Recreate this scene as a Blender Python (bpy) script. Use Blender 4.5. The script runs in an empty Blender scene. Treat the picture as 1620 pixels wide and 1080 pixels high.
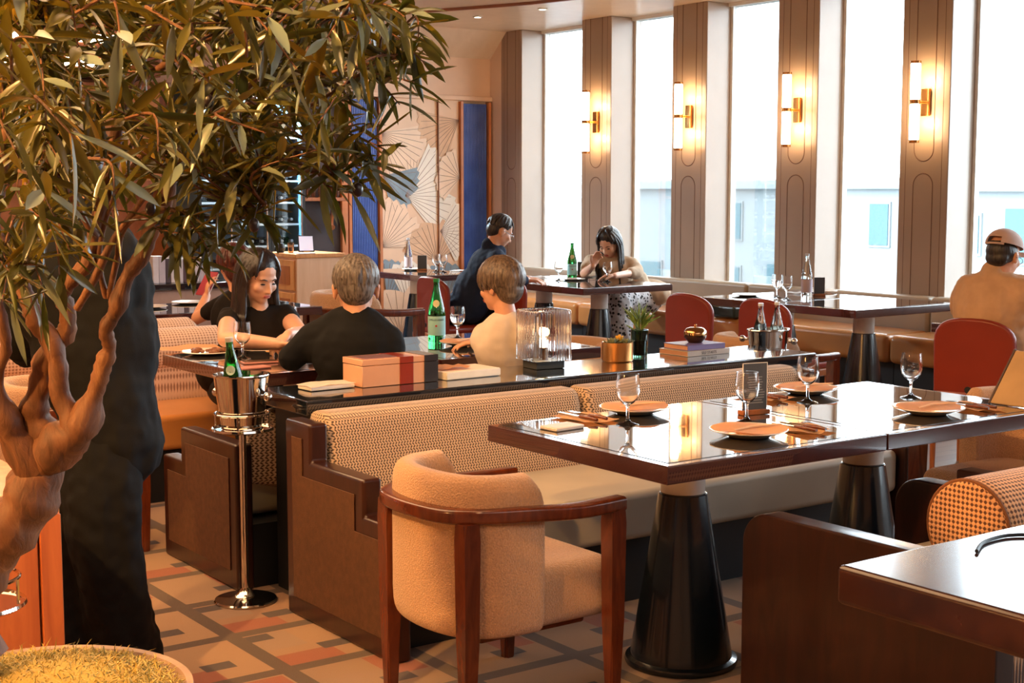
import bpy, bmesh, math, random
from mathutils import Vector, Matrix, noise
random.seed(7)
SC = bpy.context.scene
COL = SC.collection
PI = math.pi

# ---------------------------------------------------------------- camera
CAM_H, CAM_F = 1.48, 2274.0
PITCH = math.atan(240 / CAM_F)
YAW = math.atan(1639 / 2287)
cam_data = bpy.data.cameras.new('camera')
cam_data.sensor_width = 36
cam_data.lens = CAM_F / 1620 * 36
cam_data.clip_start = 0.05
cam_data.clip_end = 400
cam = bpy.data.objects.new('camera', cam_data)
COL.objects.link(cam)
cam.location = (0, 0, CAM_H)
cam.rotation_euler = (PI / 2 - PITCH, 0, -YAW)
SC.camera = cam

# ---------------------------------------------------------------- render look
SC.view_settings.view_transform = 'Standard'
SC.view_settings.look = 'None'
SC.view_settings.gamma = 1
SC.view_settings.use_curve_mapping = False
SC.view_settings.exposure = 1.55
SC.cycles.use_denoising = True
SC.cycles.max_bounces = 10
SC.cycles.diffuse_bounces = 4
SC.cycles.glossy_bounces = 4
SC.cycles.transmission_bounces = 8
SC.cycles.transparent_max_bounces = 24
SC.cycles.caustics_reflective = False
SC.cycles.caustics_refractive = False
SC.cycles.sample_clamp_indirect = 6

# ---------------------------------------------------------------- world and lights
world = bpy.data.worlds.new('world')
SC.world = world
world.use_nodes = True
bg = world.node_tree.nodes['Background']
bg.inputs[0].default_value = (0.80, 0.91, 1.0, 1)
bg.inputs[1].default_value = 5.5

def light(name, kind, loc, power, color, rot=(0, 0, 0), size=0.1, sizey=None, spot=None, blend=0.6):
    d = bpy.data.lights.new(name, kind)
    d.energy = power
    d.color = color
    if kind == 'AREA':
        d.shape = 'RECTANGLE' if sizey else 'DISK'
        d.size = size
        if sizey: d.size_y = sizey
    elif kind == 'SPOT':
        d.shadow_soft_size = size
        d.spot_size = spot
        d.spot_blend = blend
    else:
        d.shadow_soft_size = size
    o = bpy.data.objects.new(name, d)
    COL.objects.link(o)
    o.location = loc
    o.rotation_euler = rot
    return o

WARM = (1.0, 0.47, 0.15)
WARMW = (1.0, 0.78, 0.55)
XW, CEIL, YB = 8.75, 3.1, 12.61          # window wall, ceiling height, back wall
# daylight portal along the windows
pt = light('window_portal', 'AREA', (9.35, 4.3, 1.85), 1, (1, 1, 1), (0, PI / 2, 0), 2.6, 17)
pt.data.cycles.is_portal = True
def aim(o, target):
    o.rotation_euler = (Vector(target) - o.location).to_track_quat('-Z', 'Y').to_euler()
    return o
# ceiling lamps over the left half of the room, then two added fill lights
for (x, y, p) in [(-0.6, 1.6, 90), (0.9, 3.6, 130), (0.2, 5.6, 120), (2.2, 6.6, 70), (1.0, 8.4, 90), (3.4, 9.2, 90),
                  (5.2, 10.6, 70), (1.5, 5.2, 110), (6.6, 11.6, 30), (1.2, 1.9, 80)]:
    light('ceiling_spot_lamp', 'SPOT', (x, y, CEIL - 0.04), p, WARM, size=0.05, spot=math.radians(115), blend=0.8)
light('ceiling_fill_light', 'AREA', (1.0, 6.0, 3.02), 100, (1.0, 0.60, 0.30), size=3.0, sizey=6.0)  # broad orange fill added under the ceiling, not a fitting of the room
light('ceiling_fill_light', 'AREA', (2.5, -1.5, 3.02), 35, (1, 0.95, 0.88), size=5.0, sizey=3.0)  # near-neutral fill added behind the camera

# ---------------------------------------------------------------- helpers: materials
def lin(c):
    return tuple((v / 12.92 if v <= 0.04045 else ((v + 0.055) / 1.055) ** 2.4) for v in c)
def hexc(h):
    return lin(tuple(int(h[i:i + 2], 16) / 255 for i in (0, 2, 4))) + (1,)

class N:
    """small node-graph helper"""
    def __init__(s, name):
        s.m = bpy.data.materials.new(name); s.m.use_nodes = True
        s.t = s.m.node_tree; s.b = s.t.nodes['Principled BSDF']; s.out = s.t.nodes['Material Output']
    def n(s, kind, **kw):
        nd = s.t.nodes.new(kind)
        for k, v in kw.items():
            setattr(nd, k, v)
        return nd
    def l(s, a, b): s.t.links.new(a, b)
    def coord(s, scale=(1, 1, 1), kind='Object', rot=(0, 0, 0)):
        tc = s.n('ShaderNodeTexCoord'); mp = s.n('ShaderNodeMapping')
        mp.inputs['Scale'].default_value = scale; mp.inputs['Rotation'].default_value = rot
        s.l(tc.outputs[kind], mp.inputs[0]); return mp.outputs[0]
    def math(s, op, a, b=None, c=None):
        nd = s.n('ShaderNodeMath', operation=op)
        for i, v in enumerate((a, b, c)):
            if v is None: continue
            if isinstance(v, (int, float)): nd.inputs[i].default_value = v
            else: s.l(v, nd.inputs[i])
        return nd.outputs[0]
    def mix(s, f, a, b):
        nd = s.n('ShaderNodeMix', data_type='RGBA')
        for i, v in ((0, f), (6, a), (7, b)):
            if isinstance(v, (int, float)): nd.inputs[i].default_value = v
            elif isinstance(v, tuple): nd.inputs[i].default_value = v
            else: s.l(v, nd.inputs[i])
        return nd.outputs[2]
    def noise(s, vec, scale, detail=3, rough=0.5, dist=0):
        nd = s.n('ShaderNodeTexNoise'); nd.inputs['Scale'].default_value = scale
        nd.inputs['Detail'].default_value = detail; nd.inputs['Roughness'].default_value = rough
        nd.inputs['Distortion'].default_value = dist
        s.l(vec, nd.inputs['Vector']); return nd.outputs['Fac']
    def ramp(s, f, stops):
        nd = s.n('ShaderNodeValToRGB')
        el = nd.color_ramp.elements
        while len(el) < len(stops): el.new(0.5)
        for e, (p, c) in zip(el, stops):
            e.position = p; e.color = c
        s.l(f, nd.inputs[0]); return nd.outputs[0]
    def bump(s, h, strength=0.3, dist=0.002):
        nd = s.n('ShaderNodeBump'); nd.inputs['Strength'].default_value = strength
        nd.inputs['Distance'].default_value = dist
        s.l(h, nd.inputs['Height']); s.l(nd.outputs[0], s.b.inputs['Normal'])
    def setp(s, **kw):
        for k, v in kw.items():
            s.b.inputs[k.replace('_', ' ')].default_value = v
        return s

_M = {}
def mat(name, h, rough=0.5, metal=0, var=0.12, vscale=8, bump=0, bscale=200, sheen=0, coat=0, spec=0.5):
    if name in _M: return _M[name]
    g = N(name)
    c = hexc(h)
    v = g.coord()
    f = g.noise(v, vscale, 4)
    dk = tuple(x * (1 - var) for x in c[:3]) + (1,)
    lt = tuple(min(1, x * (1 + var)) for x in c[:3]) + (1,)
    g.l(g.ramp(f, [(0.3, dk), (0.7, lt)]), g.b.inputs['Base Color'])
    g.setp(Roughness=rough, Metallic=metal)
    g.b.inputs['Specular IOR Level'].default_value = spec
    if sheen: g.b.inputs['Sheen Weight'].default_value = sheen
    if coat:
        g.b.inputs['Coat Weight'].default_value = coat; g.b.inputs['Coat Roughness'].default_value = 0.08
    if bump: g.bump(g.noise(v, bscale, 3), bump, 0.002 if bump < 0.9 else 0.008)
    _M[name] = g.m; return g.m

def wood(name, a, b, rough=0.35, scale=(2, 14, 14), coat=0.3, dist=1.5):
    if name in _M: return _M[name]
    g = N(name); v = g.coord(scale)
    f = g.noise(v, 2.2, 6, 0.6, dist)
    g.l(g.ramp(f, [(0.3, hexc(a)), (0.72, hexc(b))]), g.b.inputs['Base Color'])
    g.setp(Roughness=rough); g.b.inputs['Coat Weight'].default_value = coat
    g.b.inputs['Coat Roughness'].default_value = 0.12
    g.bump(f, 0.08, 0.002)
    _M[name] = g.m; return g.m

def glass(name, col=(1, 1, 1, 1), rough=0.0, ior=1.45):
    if name in _M: return _M[name]
    g = N(name)
    tr = g.n('ShaderNodeBsdfTransparent'); tr.inputs[0].default_value = col
    gb = g.b; gb.inputs['Base Color'].default_value = col; gb.inputs['Transmission Weight'].default_value = 1
    gb.inputs['Roughness'].default_value = rough; gb.inputs['IOR'].default_value = ior
    _M[name] = g.m; return g.m

def thin_glass(name, col, refl=0.5, rough=0.02):
    """thin pane: transparent with a fresnel reflection"""
    if name in _M: return _M[name]
    g = N(name)
    tr = g.n('ShaderNodeBsdfTransparent'); tr.inputs[0].default_value = col
    gl = g.n('ShaderNodeBsdfGlossy'); gl.inputs['Roughness'].default_value = rough
    fr = g.n('ShaderNodeFresnel'); fr.inputs[0].default_value = 1.45
    ms = g.n('ShaderNodeMixShader')
    g.l(g.math('MULTIPLY', fr.outputs[0], refl), ms.inputs[0]); g.l(tr.outputs[0], ms.inputs[1]); g.l(gl.outputs[0], ms.inputs[2])
    g.l(ms.outputs[0], g.out.inputs[0]); g.t.nodes.remove(g.b)
    _M[name] = g.m; return g.m

def emis(name, col, strength):
    if name in _M: return _M[name]
    g = N(name); g.b.inputs['Emission Color'].default_value = tuple(col) + (1,)
    g.b.inputs['Emission Strength'].default_value = strength
    g.b.inputs['Base Color'].default_value = (0.9, 0.85, 0.75, 1)
    _M[name] = g.m; return g.m

# woven seat fabrics
def weave(name, a, b, scale, rough=0.9, mode='zig', mixw=0.5, yc=0.0):
    if name in _M: return _M[name]
    g = N(name); tc = g.n('ShaderNodeTexCoord'); sp = g.n('ShaderNodeSeparateXYZ'); g.l(tc.outputs['Object'], sp.inputs[0])
    x, y, z = sp.outputs
    u = g.math('ADD', x, g.math('MULTIPLY', y, 1.0)); w = z
    if mode == 'roll':      # around a bolster: use angle-like y/z sum
        nn = g.n('ShaderNodeNewGeometry'); sx = g.n('ShaderNodeSeparateXYZ'); g.l(tc.outputs['Normal'], sx.inputs[0])
        endc = g.math('GREATER_THAN', g.math('ABSOLUTE', sx.outputs[0]), 0.75)
        ang = g.math('MULTIPLY', g.math('ARCTAN2', g.math('SUBTRACT', z, 0.665), g.math('SUBTRACT', y, yc)), 0.12)
        u = g.math('ADD', g.math('MULTIPLY', x, g.math('SUBTRACT', 1.0, endc)), g.math('MULTIPLY', y, endc))
        w = g.math('ADD', g.math('MULTIPLY', ang, g.math('SUBTRACT', 1.0, endc)), g.math('MULTIPLY', z, endc))
    if mode == 'zig':
        zz = g.math('MULTIPLY', g.math('PINGPONG', g.math('MULTIPLY', w, scale), 1.0), 0.55)
        f = g.math('SINE', g.math('MULTIPLY', g.math('ADD', g.math('MULTIPLY', u, scale * 0.8), zz), 2 * PI))
        f2 = g.math('SINE', g.math('MULTIPLY', w, scale * PI * 2))
        f = g.math('ADD', g.math('MULTIPLY', f, 0.5), g.math('MULTIPLY', f2, 0.28))
    else:
        f1 = g.math('SINE', g.math('MULTIPLY', u, scale * 2 * PI)); f2 = g.math('SINE', g.math('MULTIPLY', w, scale * 2 * PI))
        f = g.math('MULTIPLY', g.math('ADD', f1, f2), 0.5)
    f = g.math('ADD', g.math('MULTIPLY', f, 0.5), mixw)
    n = g.noise(tc.outputs['Object'], scale * 1.3, 2)
    f = g.math('ADD', f, g.math('MULTIPLY', g.math('SUBTRACT', n, 0.5), 0.25))
    g.l(g.ramp(f, [(0.35, hexc(a)), (0.62, hexc(b))]), g.b.inputs['Base Color'])
    g.setp(Roughness=rough); g.b.inputs['Sheen Weight'].default_value = 0.2
    g.bump(f, 0.5, 0.003)
    _M[name] = g.m; return g.m

# ---------------------------------------------------------------- helpers: geometry
def new_bm(): return bmesh.new()

def bx(bm, x0, x1, y0, y1, z0, z1, bev=0.0, seg=2):
    r = bmesh.ops.create_cube(bm, size=1)
    for v in r['verts']:
        v.co = Vector(((x0 + x1) / 2 + v.co.x * (x1 - x0), (y0 + y1) / 2 + v.co.y * (y1 - y0), (z0 + z1) / 2 + v.co.z * (z1 - z0)))
    if bev:
        es = list({e for v in r['verts'] for e in v.link_edges})
        bmesh.ops.bevel(bm, geom=es, offset=bev, segments=seg, affect='EDGES', profile=0.5)
    return bm

def box(*a, **k): return bx(new_bm(), *a, **k)

def prism(pts, axis, a, b, bev=0.0, seg=2, bm=None):
    """extrude a 2D outline along an axis. axis 'x': pts=(y,z); 'y': pts=(x,z); 'z': pts=(x,y)"""
    own = new_bm()
    def mk(p, t):
        if axis == 'x': return (t, p[0], p[1])
        if axis == 'y': return (p[0], t, p[1])
        return (p[0], p[1], t)
    v0 = [own.verts.new(mk(p, a)) for p in pts]; v1 = [own.verts.new(mk(p, b)) for p in pts]
    n = len(pts)
    own.faces.new(v0); own.faces.new(list(reversed(v1)))
    for i in range(n): own.faces.new((v0[i], v1[i], v1[(i + 1) % n], v0[(i + 1) % n]))
    bmesh.ops.recalc_face_normals(own, faces=own.faces)
    if bev:
        es = [e for e in own.edges if e.calc_face_angle(0) > 0.5]
        bmesh.ops.bevel(own, geom=es, offset=bev, segments=seg, affect='EDGES', profile=0.5)
    return join(bm, own)

def join(bm, other):
    if bm is None: return other
    me = bpy.data.meshes.new('tmp'); other.to_mesh(me); bm.from_mesh(me); bpy.data.meshes.remove(me); other.free()
    return bm

def lathe(prof, seg=32, c=(0, 0, 0), bm=None, close=False, axis=None):
    """profile of (radius, height)"""
    own = new_bm(); rings = []
    for r, z in prof:
        if r < 1e-6: rings.append([own.verts.new((0, 0, z))])
        else: rings.append([own.verts.new((r * math.cos(2 * PI * i / seg), r * math.sin(2 * PI * i / seg), z)) for i in range(seg)])
    pairs = list(zip(rings, rings[1:]))
    if close: pairs.append((rings[-1], rings[0]))
    for A, B in pairs:
        for i in range(seg):
            j = (i + 1) % seg
            if len(A) == 1 and len(B) == 1: continue
            if len(A) == 1: own.faces.new((A[0], B[i], B[j]))
            elif len(B) == 1: own.faces.new((A[i], B[0], A[j]))
            else: own.faces.new((A[i], B[i], B[j], A[j]))
    bmesh.ops.recalc_face_normals(own, faces=own.faces)
    M = Matrix.Translation(c)
    if axis is not None: M = M @ Vector((0, 0, 1)).rotation_difference(Vector(axis)).to_matrix().to_4x4()
    bmesh.ops.transform(own, matrix=M, verts=own.verts)
    return join(bm, own)

def smooth_path(pts, n=6):
    P = [Vector(p) for p in pts]; out = []
    for i in range(len(P) - 1):
        p0 = P[max(i - 1, 0)]; p1 = P[i]; p2 = P[i + 1]; p3 = P[min(i + 2, len(P) - 1)]
        for k in range(n):
            t = k / n
            out.append(0.5 * ((2 * p1) + (p2 - p0) * t + (2 * p0 - 5 * p1 + 4 * p2 - p3) * t * t + (3 * p1 - p0 - 3 * p2 + p3) * t ** 3))
    out.append(P[-1]); return out

def tube(pts, r, seg=10, bm=None, closed=False, cap=True, flat=None, lump=0.0):
    """swept tube; r number or list; flat=(a,b) gives a rounded-rect section (width, height) with world z up"""
    own = new_bm(); P = [Vector(p) for p in pts]; n = len(P)
    R = r if isinstance(r, (list, tuple)) else [r] * n
    rings = []; prev = None
    for i in range(n):
        if closed: t = (P[(i + 1) % n] - P[i - 1])
        else: t = P[min(i + 1, n - 1)] - P[max(i - 1, 0)]
        t = t.normalized() if t.length > 1e-9 else Vector((0, 0, 1))
        if flat:
            up = Vector((0, 0, 1)); s = t.cross(up); s = s.normalized() if s.length > 1e-6 else Vector((1, 0, 0)); u = s.cross(t)
        else:
            if prev is None:
                a = Vector((0, 0, 1)) if abs(t.z) < 0.9 else Vector((1, 0, 0)); s = t.cross(a).normalized()
            else: s = (prev - t * prev.dot(t)).normalized()
            prev = s; u = t.cross(s)
        ring = []
        for k in range(seg):
            a = 2 * PI * (k + 0.5) / seg; ca, sa = math.cos(a), math.sin(a)
            if flat:
                e = 0.45
                x = math.copysign(abs(ca) ** e, ca) * flat[0] / 2 * R[i]; z = math.copysign(abs(sa) ** e, sa) * flat[1] / 2 * R[i]
            else: x, z = ca * R[i], sa * R[i]
            co = P[i] + s * x + u * z
            if lump: co += (co - P[i]) * lump * noise.noise(co * 22)
            ring.append(own.verts.new(co))
        rings.append(ring)
    for i in range(n if closed else n - 1):
        A, B = rings[i], rings[(i + 1) % n]
        for k in range(seg):
            j = (k + 1) % seg; own.faces.new((A[k], A[j], B[j], B[k]))
    if cap and not closed:
        own.faces.new(rings[0]); own.faces.new(list(reversed(rings[-1])))
    bmesh.ops.recalc_face_normals(own, faces=own.faces)
    return join(bm, own)

def sphere(c, r, bm=None, seg=16, sc=(1, 1, 1)):
    own = new_bm(); bmesh.ops.create_uvsphere(own, u_segments=seg, v_segments=max(6, seg // 2), radius=r)
    for v in own.verts: v.co = Vector((v.co.x * sc[0] + c[0], v.co.y * sc[1] + c[1], v.co.z * sc[2] + c[2]))
    return join(bm, own)

def shell(path, thick, z0, z1, bm=None, seg=20, e=0.35, lean=0.0):
    """upholstered wall following a 2D path; z0/z1 functions of t"""
    own = new_bm(); n = len(path); rings = []
    for i, p in enumerate(path):
        t = i / (n - 1); p = Vector((p[0], p[1], 0))
        d = Vector(path[min(i + 1, n - 1)]) - Vector(path[max(i - 1, 0)]); d = Vector((d.x, d.y, 0)).normalized(); nn = Vector((d.y, -d.x, 0))
        endf = min(1, min(t, 1 - t) * n / 1.3 + 0.05) ** 0.5
        a0, a1 = z0(t), z1(t); cz = (a0 + a1) / 2; hz = (a1 - a0) / 2
        if endf < 1: hz -= thick * 0.35 * (1 - endf)
        ring = []
        for k in range(seg):
            a = 2 * PI * (k + 0.5) / seg; ca, sa = math.cos(a), math.sin(a)
            x = math.copysign(abs(ca) ** 0.75, ca) * thick / 2 * endf
            z = math.copysign(abs(sa) ** e, sa) * hz
            ring.append(own.verts.new(p + nn * (x + lean * (z / hz)) + Vector((0, 0, cz + z))))
        rings.append(ring)
    for A, B in zip(rings, rings[1:]):
        for k in range(seg):
            j = (k + 1) % seg; own.faces.new((A[k], A[j], B[j], B[k]))
    own.faces.new(rings[0]); own.faces.new(list(reversed(rings[-1])))
    bmesh.ops.recalc_face_normals(own, faces=own.faces)
    return join(bm, own)

def obj(name, bm, m, parent=None, smooth=True, ang=40, loc=None):
    me = bpy.data.meshes.new(name)
    if smooth:
        lim = math.radians(ang)
        for f in bm.faces: f.smooth = True
        for e in bm.edges:
            e.smooth = not (len(e.link_faces) == 2 and e.calc_face_angle(0) > lim)
    bm.to_mesh(me); bm.free()
    if m is not None: me.materials.append(m)
    o = bpy.data.objects.new(name, me); COL.objects.link(o)
    if parent is not None: o.parent = parent
    if loc: o.location = loc
    if smooth and 5 < len(me.polygons) < 2500:
        w_ = o.modifiers.new('weighted_normal', 'WEIGHTED_NORMAL'); w_.keep_sharp = True
    return o

def tag(o, label, cat, group=None, kind=None):
    o['label'] = label; o['category'] = cat
    if group: o['group'] = group
    if kind: o['kind'] = kind
    return o

def thing(name, label, cat, loc=(0, 0, 0), rz=0, group=None):
    o = bpy.data.objects.new(name, None); COL.objects.link(o)
    o.location = loc; o.rotation_euler = (0, 0, rz); o.empty_display_size = 0.1
    return tag(o, label, cat, group)

def struct(name, bm, m, parent=None, smooth=False):
    o = obj(name, bm, m, parent, smooth)
    if parent is None: o['kind'] = 'structure'
    return o

def dup(root, loc, rz=None, label=None, group=None):
    def cp(o, par):
        c = o.copy(); COL.objects.link(c)
        if par is not None: c.parent = par
        for ch in o.children: cp(ch, c)
        return c
    r = cp(root, None); r.location = loc
    if rz is not None: r.rotation_euler = (0, 0, rz)
    if label: r['label'] = label
    if group: r['group'] = group
    return r

def text_bm(s, size, depth=0.0003):
    cu = bpy.data.curves.new('txt', 'FONT'); cu.body = s; cu.size = size; cu.extrude = depth
    cu.align_x = 'CENTER'; cu.align_y = 'CENTER'
    o = bpy.data.objects.new('txt', cu); COL.objects.link(o)
    dg = bpy.context.evaluated_depsgraph_get(); dg.update()
    me = bpy.data.meshes.new_from_object(o.evaluated_get(dg)); bm = new_bm(); bm.from_mesh(me)
    bpy.data.objects.remove(o); bpy.data.meshes.remove(me); bpy.data.curves.remove(cu)
    return bm

def ray(px, py, d):
    """world point seen at photo position (px, py) at forward distance d"""
    a = (px - 810) / CAM_F; b = -(py - 540) / CAM_F
    fw = Vector((math.sin(YAW) * math.cos(PITCH), math.cos(YAW) * math.cos(PITCH), -math.sin(PITCH)))
    rt = Vector((math.cos(YAW), -math.sin(YAW), 0)); up = Vector((math.sin(YAW) * math.sin(PITCH), math.cos(YAW) * math.sin(PITCH), math.cos(PITCH)))
    return Vector((0, 0, CAM_H)) + (fw + rt * a + up * b) * d

# ================================================================ SETTING
def carpet_mat():
    g = N('carpet_pattern'); tc = g.n('ShaderNodeTexCoord'); sp = g.n('ShaderNodeSeparateXYZ'); g.l(tc.outputs['Object'], sp.inputs[0])
    x, y, _ = sp.outputs
    S = 0.41
    X = g.math('DIVIDE', g.math('SUBTRACT', x, 1.95 - 0.025), S); Y = g.math('DIVIDE', g.math('SUBTRACT', y, 4.33 - 0.025), S)
    # a band line jogs in every second cell, giving the broken basket grid
    cy = g.math('FLOOR', Y); cx = g.math('FLOOR', X)
    fx = g.math('FRACT', X); fy = g.math('FRACT', Y)
    def rect(x0, x1, y0, y1, fx=fx, fy=fy):
        a = g.math('MULTIPLY', g.math('GREATER_THAN', fx, x0), g.math('LESS_THAN', fx, x1))
        b = g.math('MULTIPLY', g.math('GREATER_THAN', fy, y0), g.math('LESS_THAN', fy, y1))
        return g.math('MULTIPLY', a, b)
    cid = g.n('ShaderNodeCombineXYZ'); g.l(cx, cid.inputs[0]); g.l(cy, cid.inputs[1])
    wn = g.n('ShaderNodeTexWhiteNoise'); wn.noise_dimensions = '2D'; g.l(cid.outputs[0], wn.inputs[0]); rnd = wn.outputs['Value']
    big = g.noise(tc.outputs['Object'], 2.2, 2)
    base = g.ramp(g.math('ADD', g.math('MULTIPLY', rnd, 0.6), g.math('MULTIPLY', big, 0.4)),
                  [(0.2, hexc('8C6E54')), (0.5, hexc('9E7A58')), (0.8, hexc('90684A'))])
    rust = g.math('MULTIPLY', rect(0.12, 0.62, 0.12, 0.40), g.math('GREATER_THAN', rnd, 0.45))
    rust2 = g.math('MULTIPLY', rect(0.66, 0.98, 0.50, 0.98), g.math('LESS_THAN', rnd, 0.4))
    rust = g.math('MAXIMUM', rust, rust2)
    grey = g.math('MULTIPLY', rect(0.12, 0.5, 0.55, 0.98), g.math('GREATER_THAN', rnd, 0.55))
    dark = g.math('MAXIMUM', rect(0.55, 0.80, 0.36, 0.52), g.math('MULTIPLY', rect(0.12, 0.34, 0.82, 0.98), g.math('GREATER_THAN', rnd, 0.5)))
    band = g.math('MAXIMUM', g.math('LESS_THAN', fx, 0.135), g.math('LESS_THAN', fy, 0.135))
    c = g.mix(g.math('MULTIPLY', grey, 0.45), base, hexc('8C7868'))
    c = g.mix(g.math('MULTIPLY', rust, 0.9), c, hexc('8E3E1E'))
    c = g.mix(dark, c, hexc('2A2228'))
    c = g.mix(band, c, hexc('3E2C20'))
    fine = g.noise(tc.outputs['Object'], 420, 2)
    c = g.mix(g.math('MULTIPLY', fine, 0.35), c, hexc('7A5F4C'))
    g.l(c, g.b.inputs['Base Color']); g.setp(Roughness=0.95); g.b.inputs['Sheen Weight'].default_value = 0.2
    g.bump(fine, 0.5, 0.004)
    return g.m

def plank_mat():
    g = N('plank_floor'); v = g.coord((1, 1, 1)); br = g.n('ShaderNodeTexBrick')
    g.l(v, br.inputs['Vector']); br.inputs['Scale'].default_value = 1; br.inputs['Brick Width'].default_value = 0.9
    br.inputs['Row Height'].default_value = 0.09; br.inputs['Mortar Size'].default_value = 0.002
    br.inputs['Color1'].default_value = hexc('8A7263'); br.inputs['Color2'].default_value = hexc('745D50'); br.inputs['Mortar'].default_value = hexc('4a3c34')
    g.l(br.outputs['Color'], g.b.inputs['Base Color']); g.setp(Roughness=0.28)
    return g.m

def woodpanel_mat(name, a, b, rough=0.4):
    return wood(name, a, b, rough, (3, 3, 0.35), 0.15, 0.6)

cream = mat('cream_plaster', 'E6CDB6', 0.6, var=0.03, vscale=2)
ceilm = woodpanel_mat('pale_wood_ceiling', 'D9BFA6', 'E2CBB4', 0.35)
pillm = mat('taupe_lacquer', 'A08A78', 0.34, var=0.05, vscale=3, coat=0.15)
groove = mat('groove_brown', '6A4A38', 0.5)
white = mat('white_paint', 'F2F0EA', 0.5, var=0.02)
mahog = wood('mahogany', '220F0A', '3A1A10', 0.3, (10, 10, 1.6), 0.3, 1.2)
mahogx = wood('mahogany_top', '2A1413', '40201A', 0.22, (1.6, 14, 14), 0.5, 1.0)
warmwood = wood('orange_oak', '8E4F26', 'B26A36', 0.35, (14, 14, 1.4), 0.3, 1.2)
armwood = wood('chestnut_wood', '4A1F10', '6E3218', 0.26, (9, 9, 2.2), 0.45, 1.4)
black = mat('black_lacquer', '11151A', 0.16, var=0.1, coat=0.4)
blackmat = mat('black_matt', '14161A', 0.5)
brass = mat('polished_brass', 'B07A45', 0.22, metal=1, var=0.04)
chrome = mat('polished_steel', 'D8D3CC', 0.08, metal=1, var=0.03)
steel = mat('steel_cutlery', 'D0CCC8', 0.15, metal=1, var=0.03)

struct('floor', box(-3, 5.45, -4, YB, -0.1, 0), carpet_mat())
struct('floor_wooden_walkway', box(5.45, 9.1, -4, YB, -0.1, 0.0), plank_mat())
struct('ceiling', box(-3, 9.1, -4, YB + 0.4, CEIL, CEIL + 0.15), ceilm)
# lower cove with its brown wooden lip, over the middle of the room
cv_ = [(-3, 11.5), (6.50, 11.5), (6.88, 10.6), (7.22, 9.8), (7.5, 8.6), (7.6, 7.0), (7.6, -4), (-3, -4)]
struct('trim_1', prism(cv_, 'z', CEIL - 0.07, CEIL + 0.01), mat('cove_paint', 'D5B596', 0.6, var=0.03))
struct('trim_2', tube([(a, b, CEIL - 0.035) for a, b in cv_[:7]], 1, 8, flat=(0.05, 0.12)), mat('lip_wood', '9A5E3A', 0.4))
struct('wall_left', box(-3.15, -3, -4, YB, 0, CEIL), mat('left_wall_paint', 'B5825A', 0.6))
struct('wall_near', box(-3, 9.1, -4.15, -4, 0, CEIL), mat('near_wall_paint', 'C09A78', 0.6))

# back wall: header, sloping soffit, upper wall, art recess
struct('wall_back', box(-3, 9.1, YB + 0.05, YB + 0.2, 0, CEIL), cream)
struct('trim_4', prism([(YB - 0.005, 2.84), (YB - 0.30, CEIL), (YB + 0.1, CEIL), (YB + 0.1, 2.84)], 'x', 6.95, XW + 0.02), ceilm)
struct('wall_back_header', box(6.95, XW, YB - 0.005, YB + 0.06, 2.44, 2.85), mat('peach_header', 'E3C2A8', 0.55, var=0.03))
struct('trim_5', box(6.95, XW, YB - 0.05, YB + 0.02, 2.40, 2.45, 0.008), mat('peach_header', 'E3C2A8', 0.55))
struct('trim_6', box(6.93, 7.0, YB - 0.06, YB + 0.06, 0, 2.41, 0.006), mat('orange_trim', 'C07A4C', 0.4))

# window wall: pillars between tall windows
pill_y = []          # (y0, y1)
PW = 0.445
y = 12.04
pill_y.append((12.04, 12.40))
for c in (10.83, 9.528, 8.241, 6.964, 5.66, 4.36, 3.06, 1.76, 0.46, -0.84, -2.14, -3.44):
    pill_y.append((c - PW / 2, c + PW / 2))
def stadium(x, yc, z0, z1, r, bm=None):
    pts = []
    for k in range(13):
        a = PI * k / 12; pts.append((x, yc + r * math.cos(a), z1 - r + r * math.sin(a)))
    for k in range(13):
        a = PI + PI * k / 12; pts.append((x, yc + r * math.cos(a), z0 + r + r * math.sin(a)))
    return tube(pts, 0.0045, 6, bm, closed=True)
for i, (a, b) in enumerate(pill_y):
    p = struct('pillar', box(XW, 9.12, a, b, 0, CEIL, 0.006), pillm, smooth=False)
    yc = (a + b) / 2; w = (b - a)
    g = stadium(XW + 0.0015, yc, 1.69, 3.4, w * 0.2); stadium(XW + 0.0015, yc, 0.35, 1.60, w * 0.2, g)
    tube([(XW + 0.0015, a + w * 0.13, 0), (XW + 0.0015, a + w * 0.13, CEIL)], 0.003, 6, g)
    tube([(XW + 0.0015, b - w * 0.13, 0), (XW + 0.0015, b - w * 0.13, CEIL)], 0.003, 6, g)
    obj('groove', g, groove, p)
struct('wall_window_corner', box(XW, 9.12, 12.40, YB + 0.1, 0, CEIL), cream)
struct('wall_window_sill', box(XW + 0.02, 9.12, -4, 12.1, 0, 0.6), mat('sill_taupe', 'B9A48F', 0.4))
struct('wall_window_head', box(XW + 0.25, 9.12, -4, 12.1, CEIL - 0.03, CEIL + 0.02), white)
pane = thin_glass('window_glass', (0.97, 0.99, 0.99, 1), 0.6)
wfr = mat('window_frame_white', 'E8E8E4', 0.4)
for i in range(len(pill_y) - 1):
    y1 = pill_y[i][0]; y0 = pill_y[i + 1][1]
    f = new_bm()
    for (c0, c1) in ((y0 + 0.001, y0 + 0.03), (y1 - 0.03, y1 - 0.001)): bx(f, 9.03, 9.08, c0, c1, 0.6, CEIL - 0.03)
    bx(f, 9.03, 9.08, y0 + 0.031, y1 - 0.031, 0.6, 0.64)
    o = obj('window_%d' % (i + 1), f, wfr, smooth=False); o['kind'] = 'structure'
    obj('pane', box(9.05, 9.056, y0 + 0.03, y1 - 0.03, 0.64, CEIL - 0.03), pane, o, smooth=False)

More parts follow.
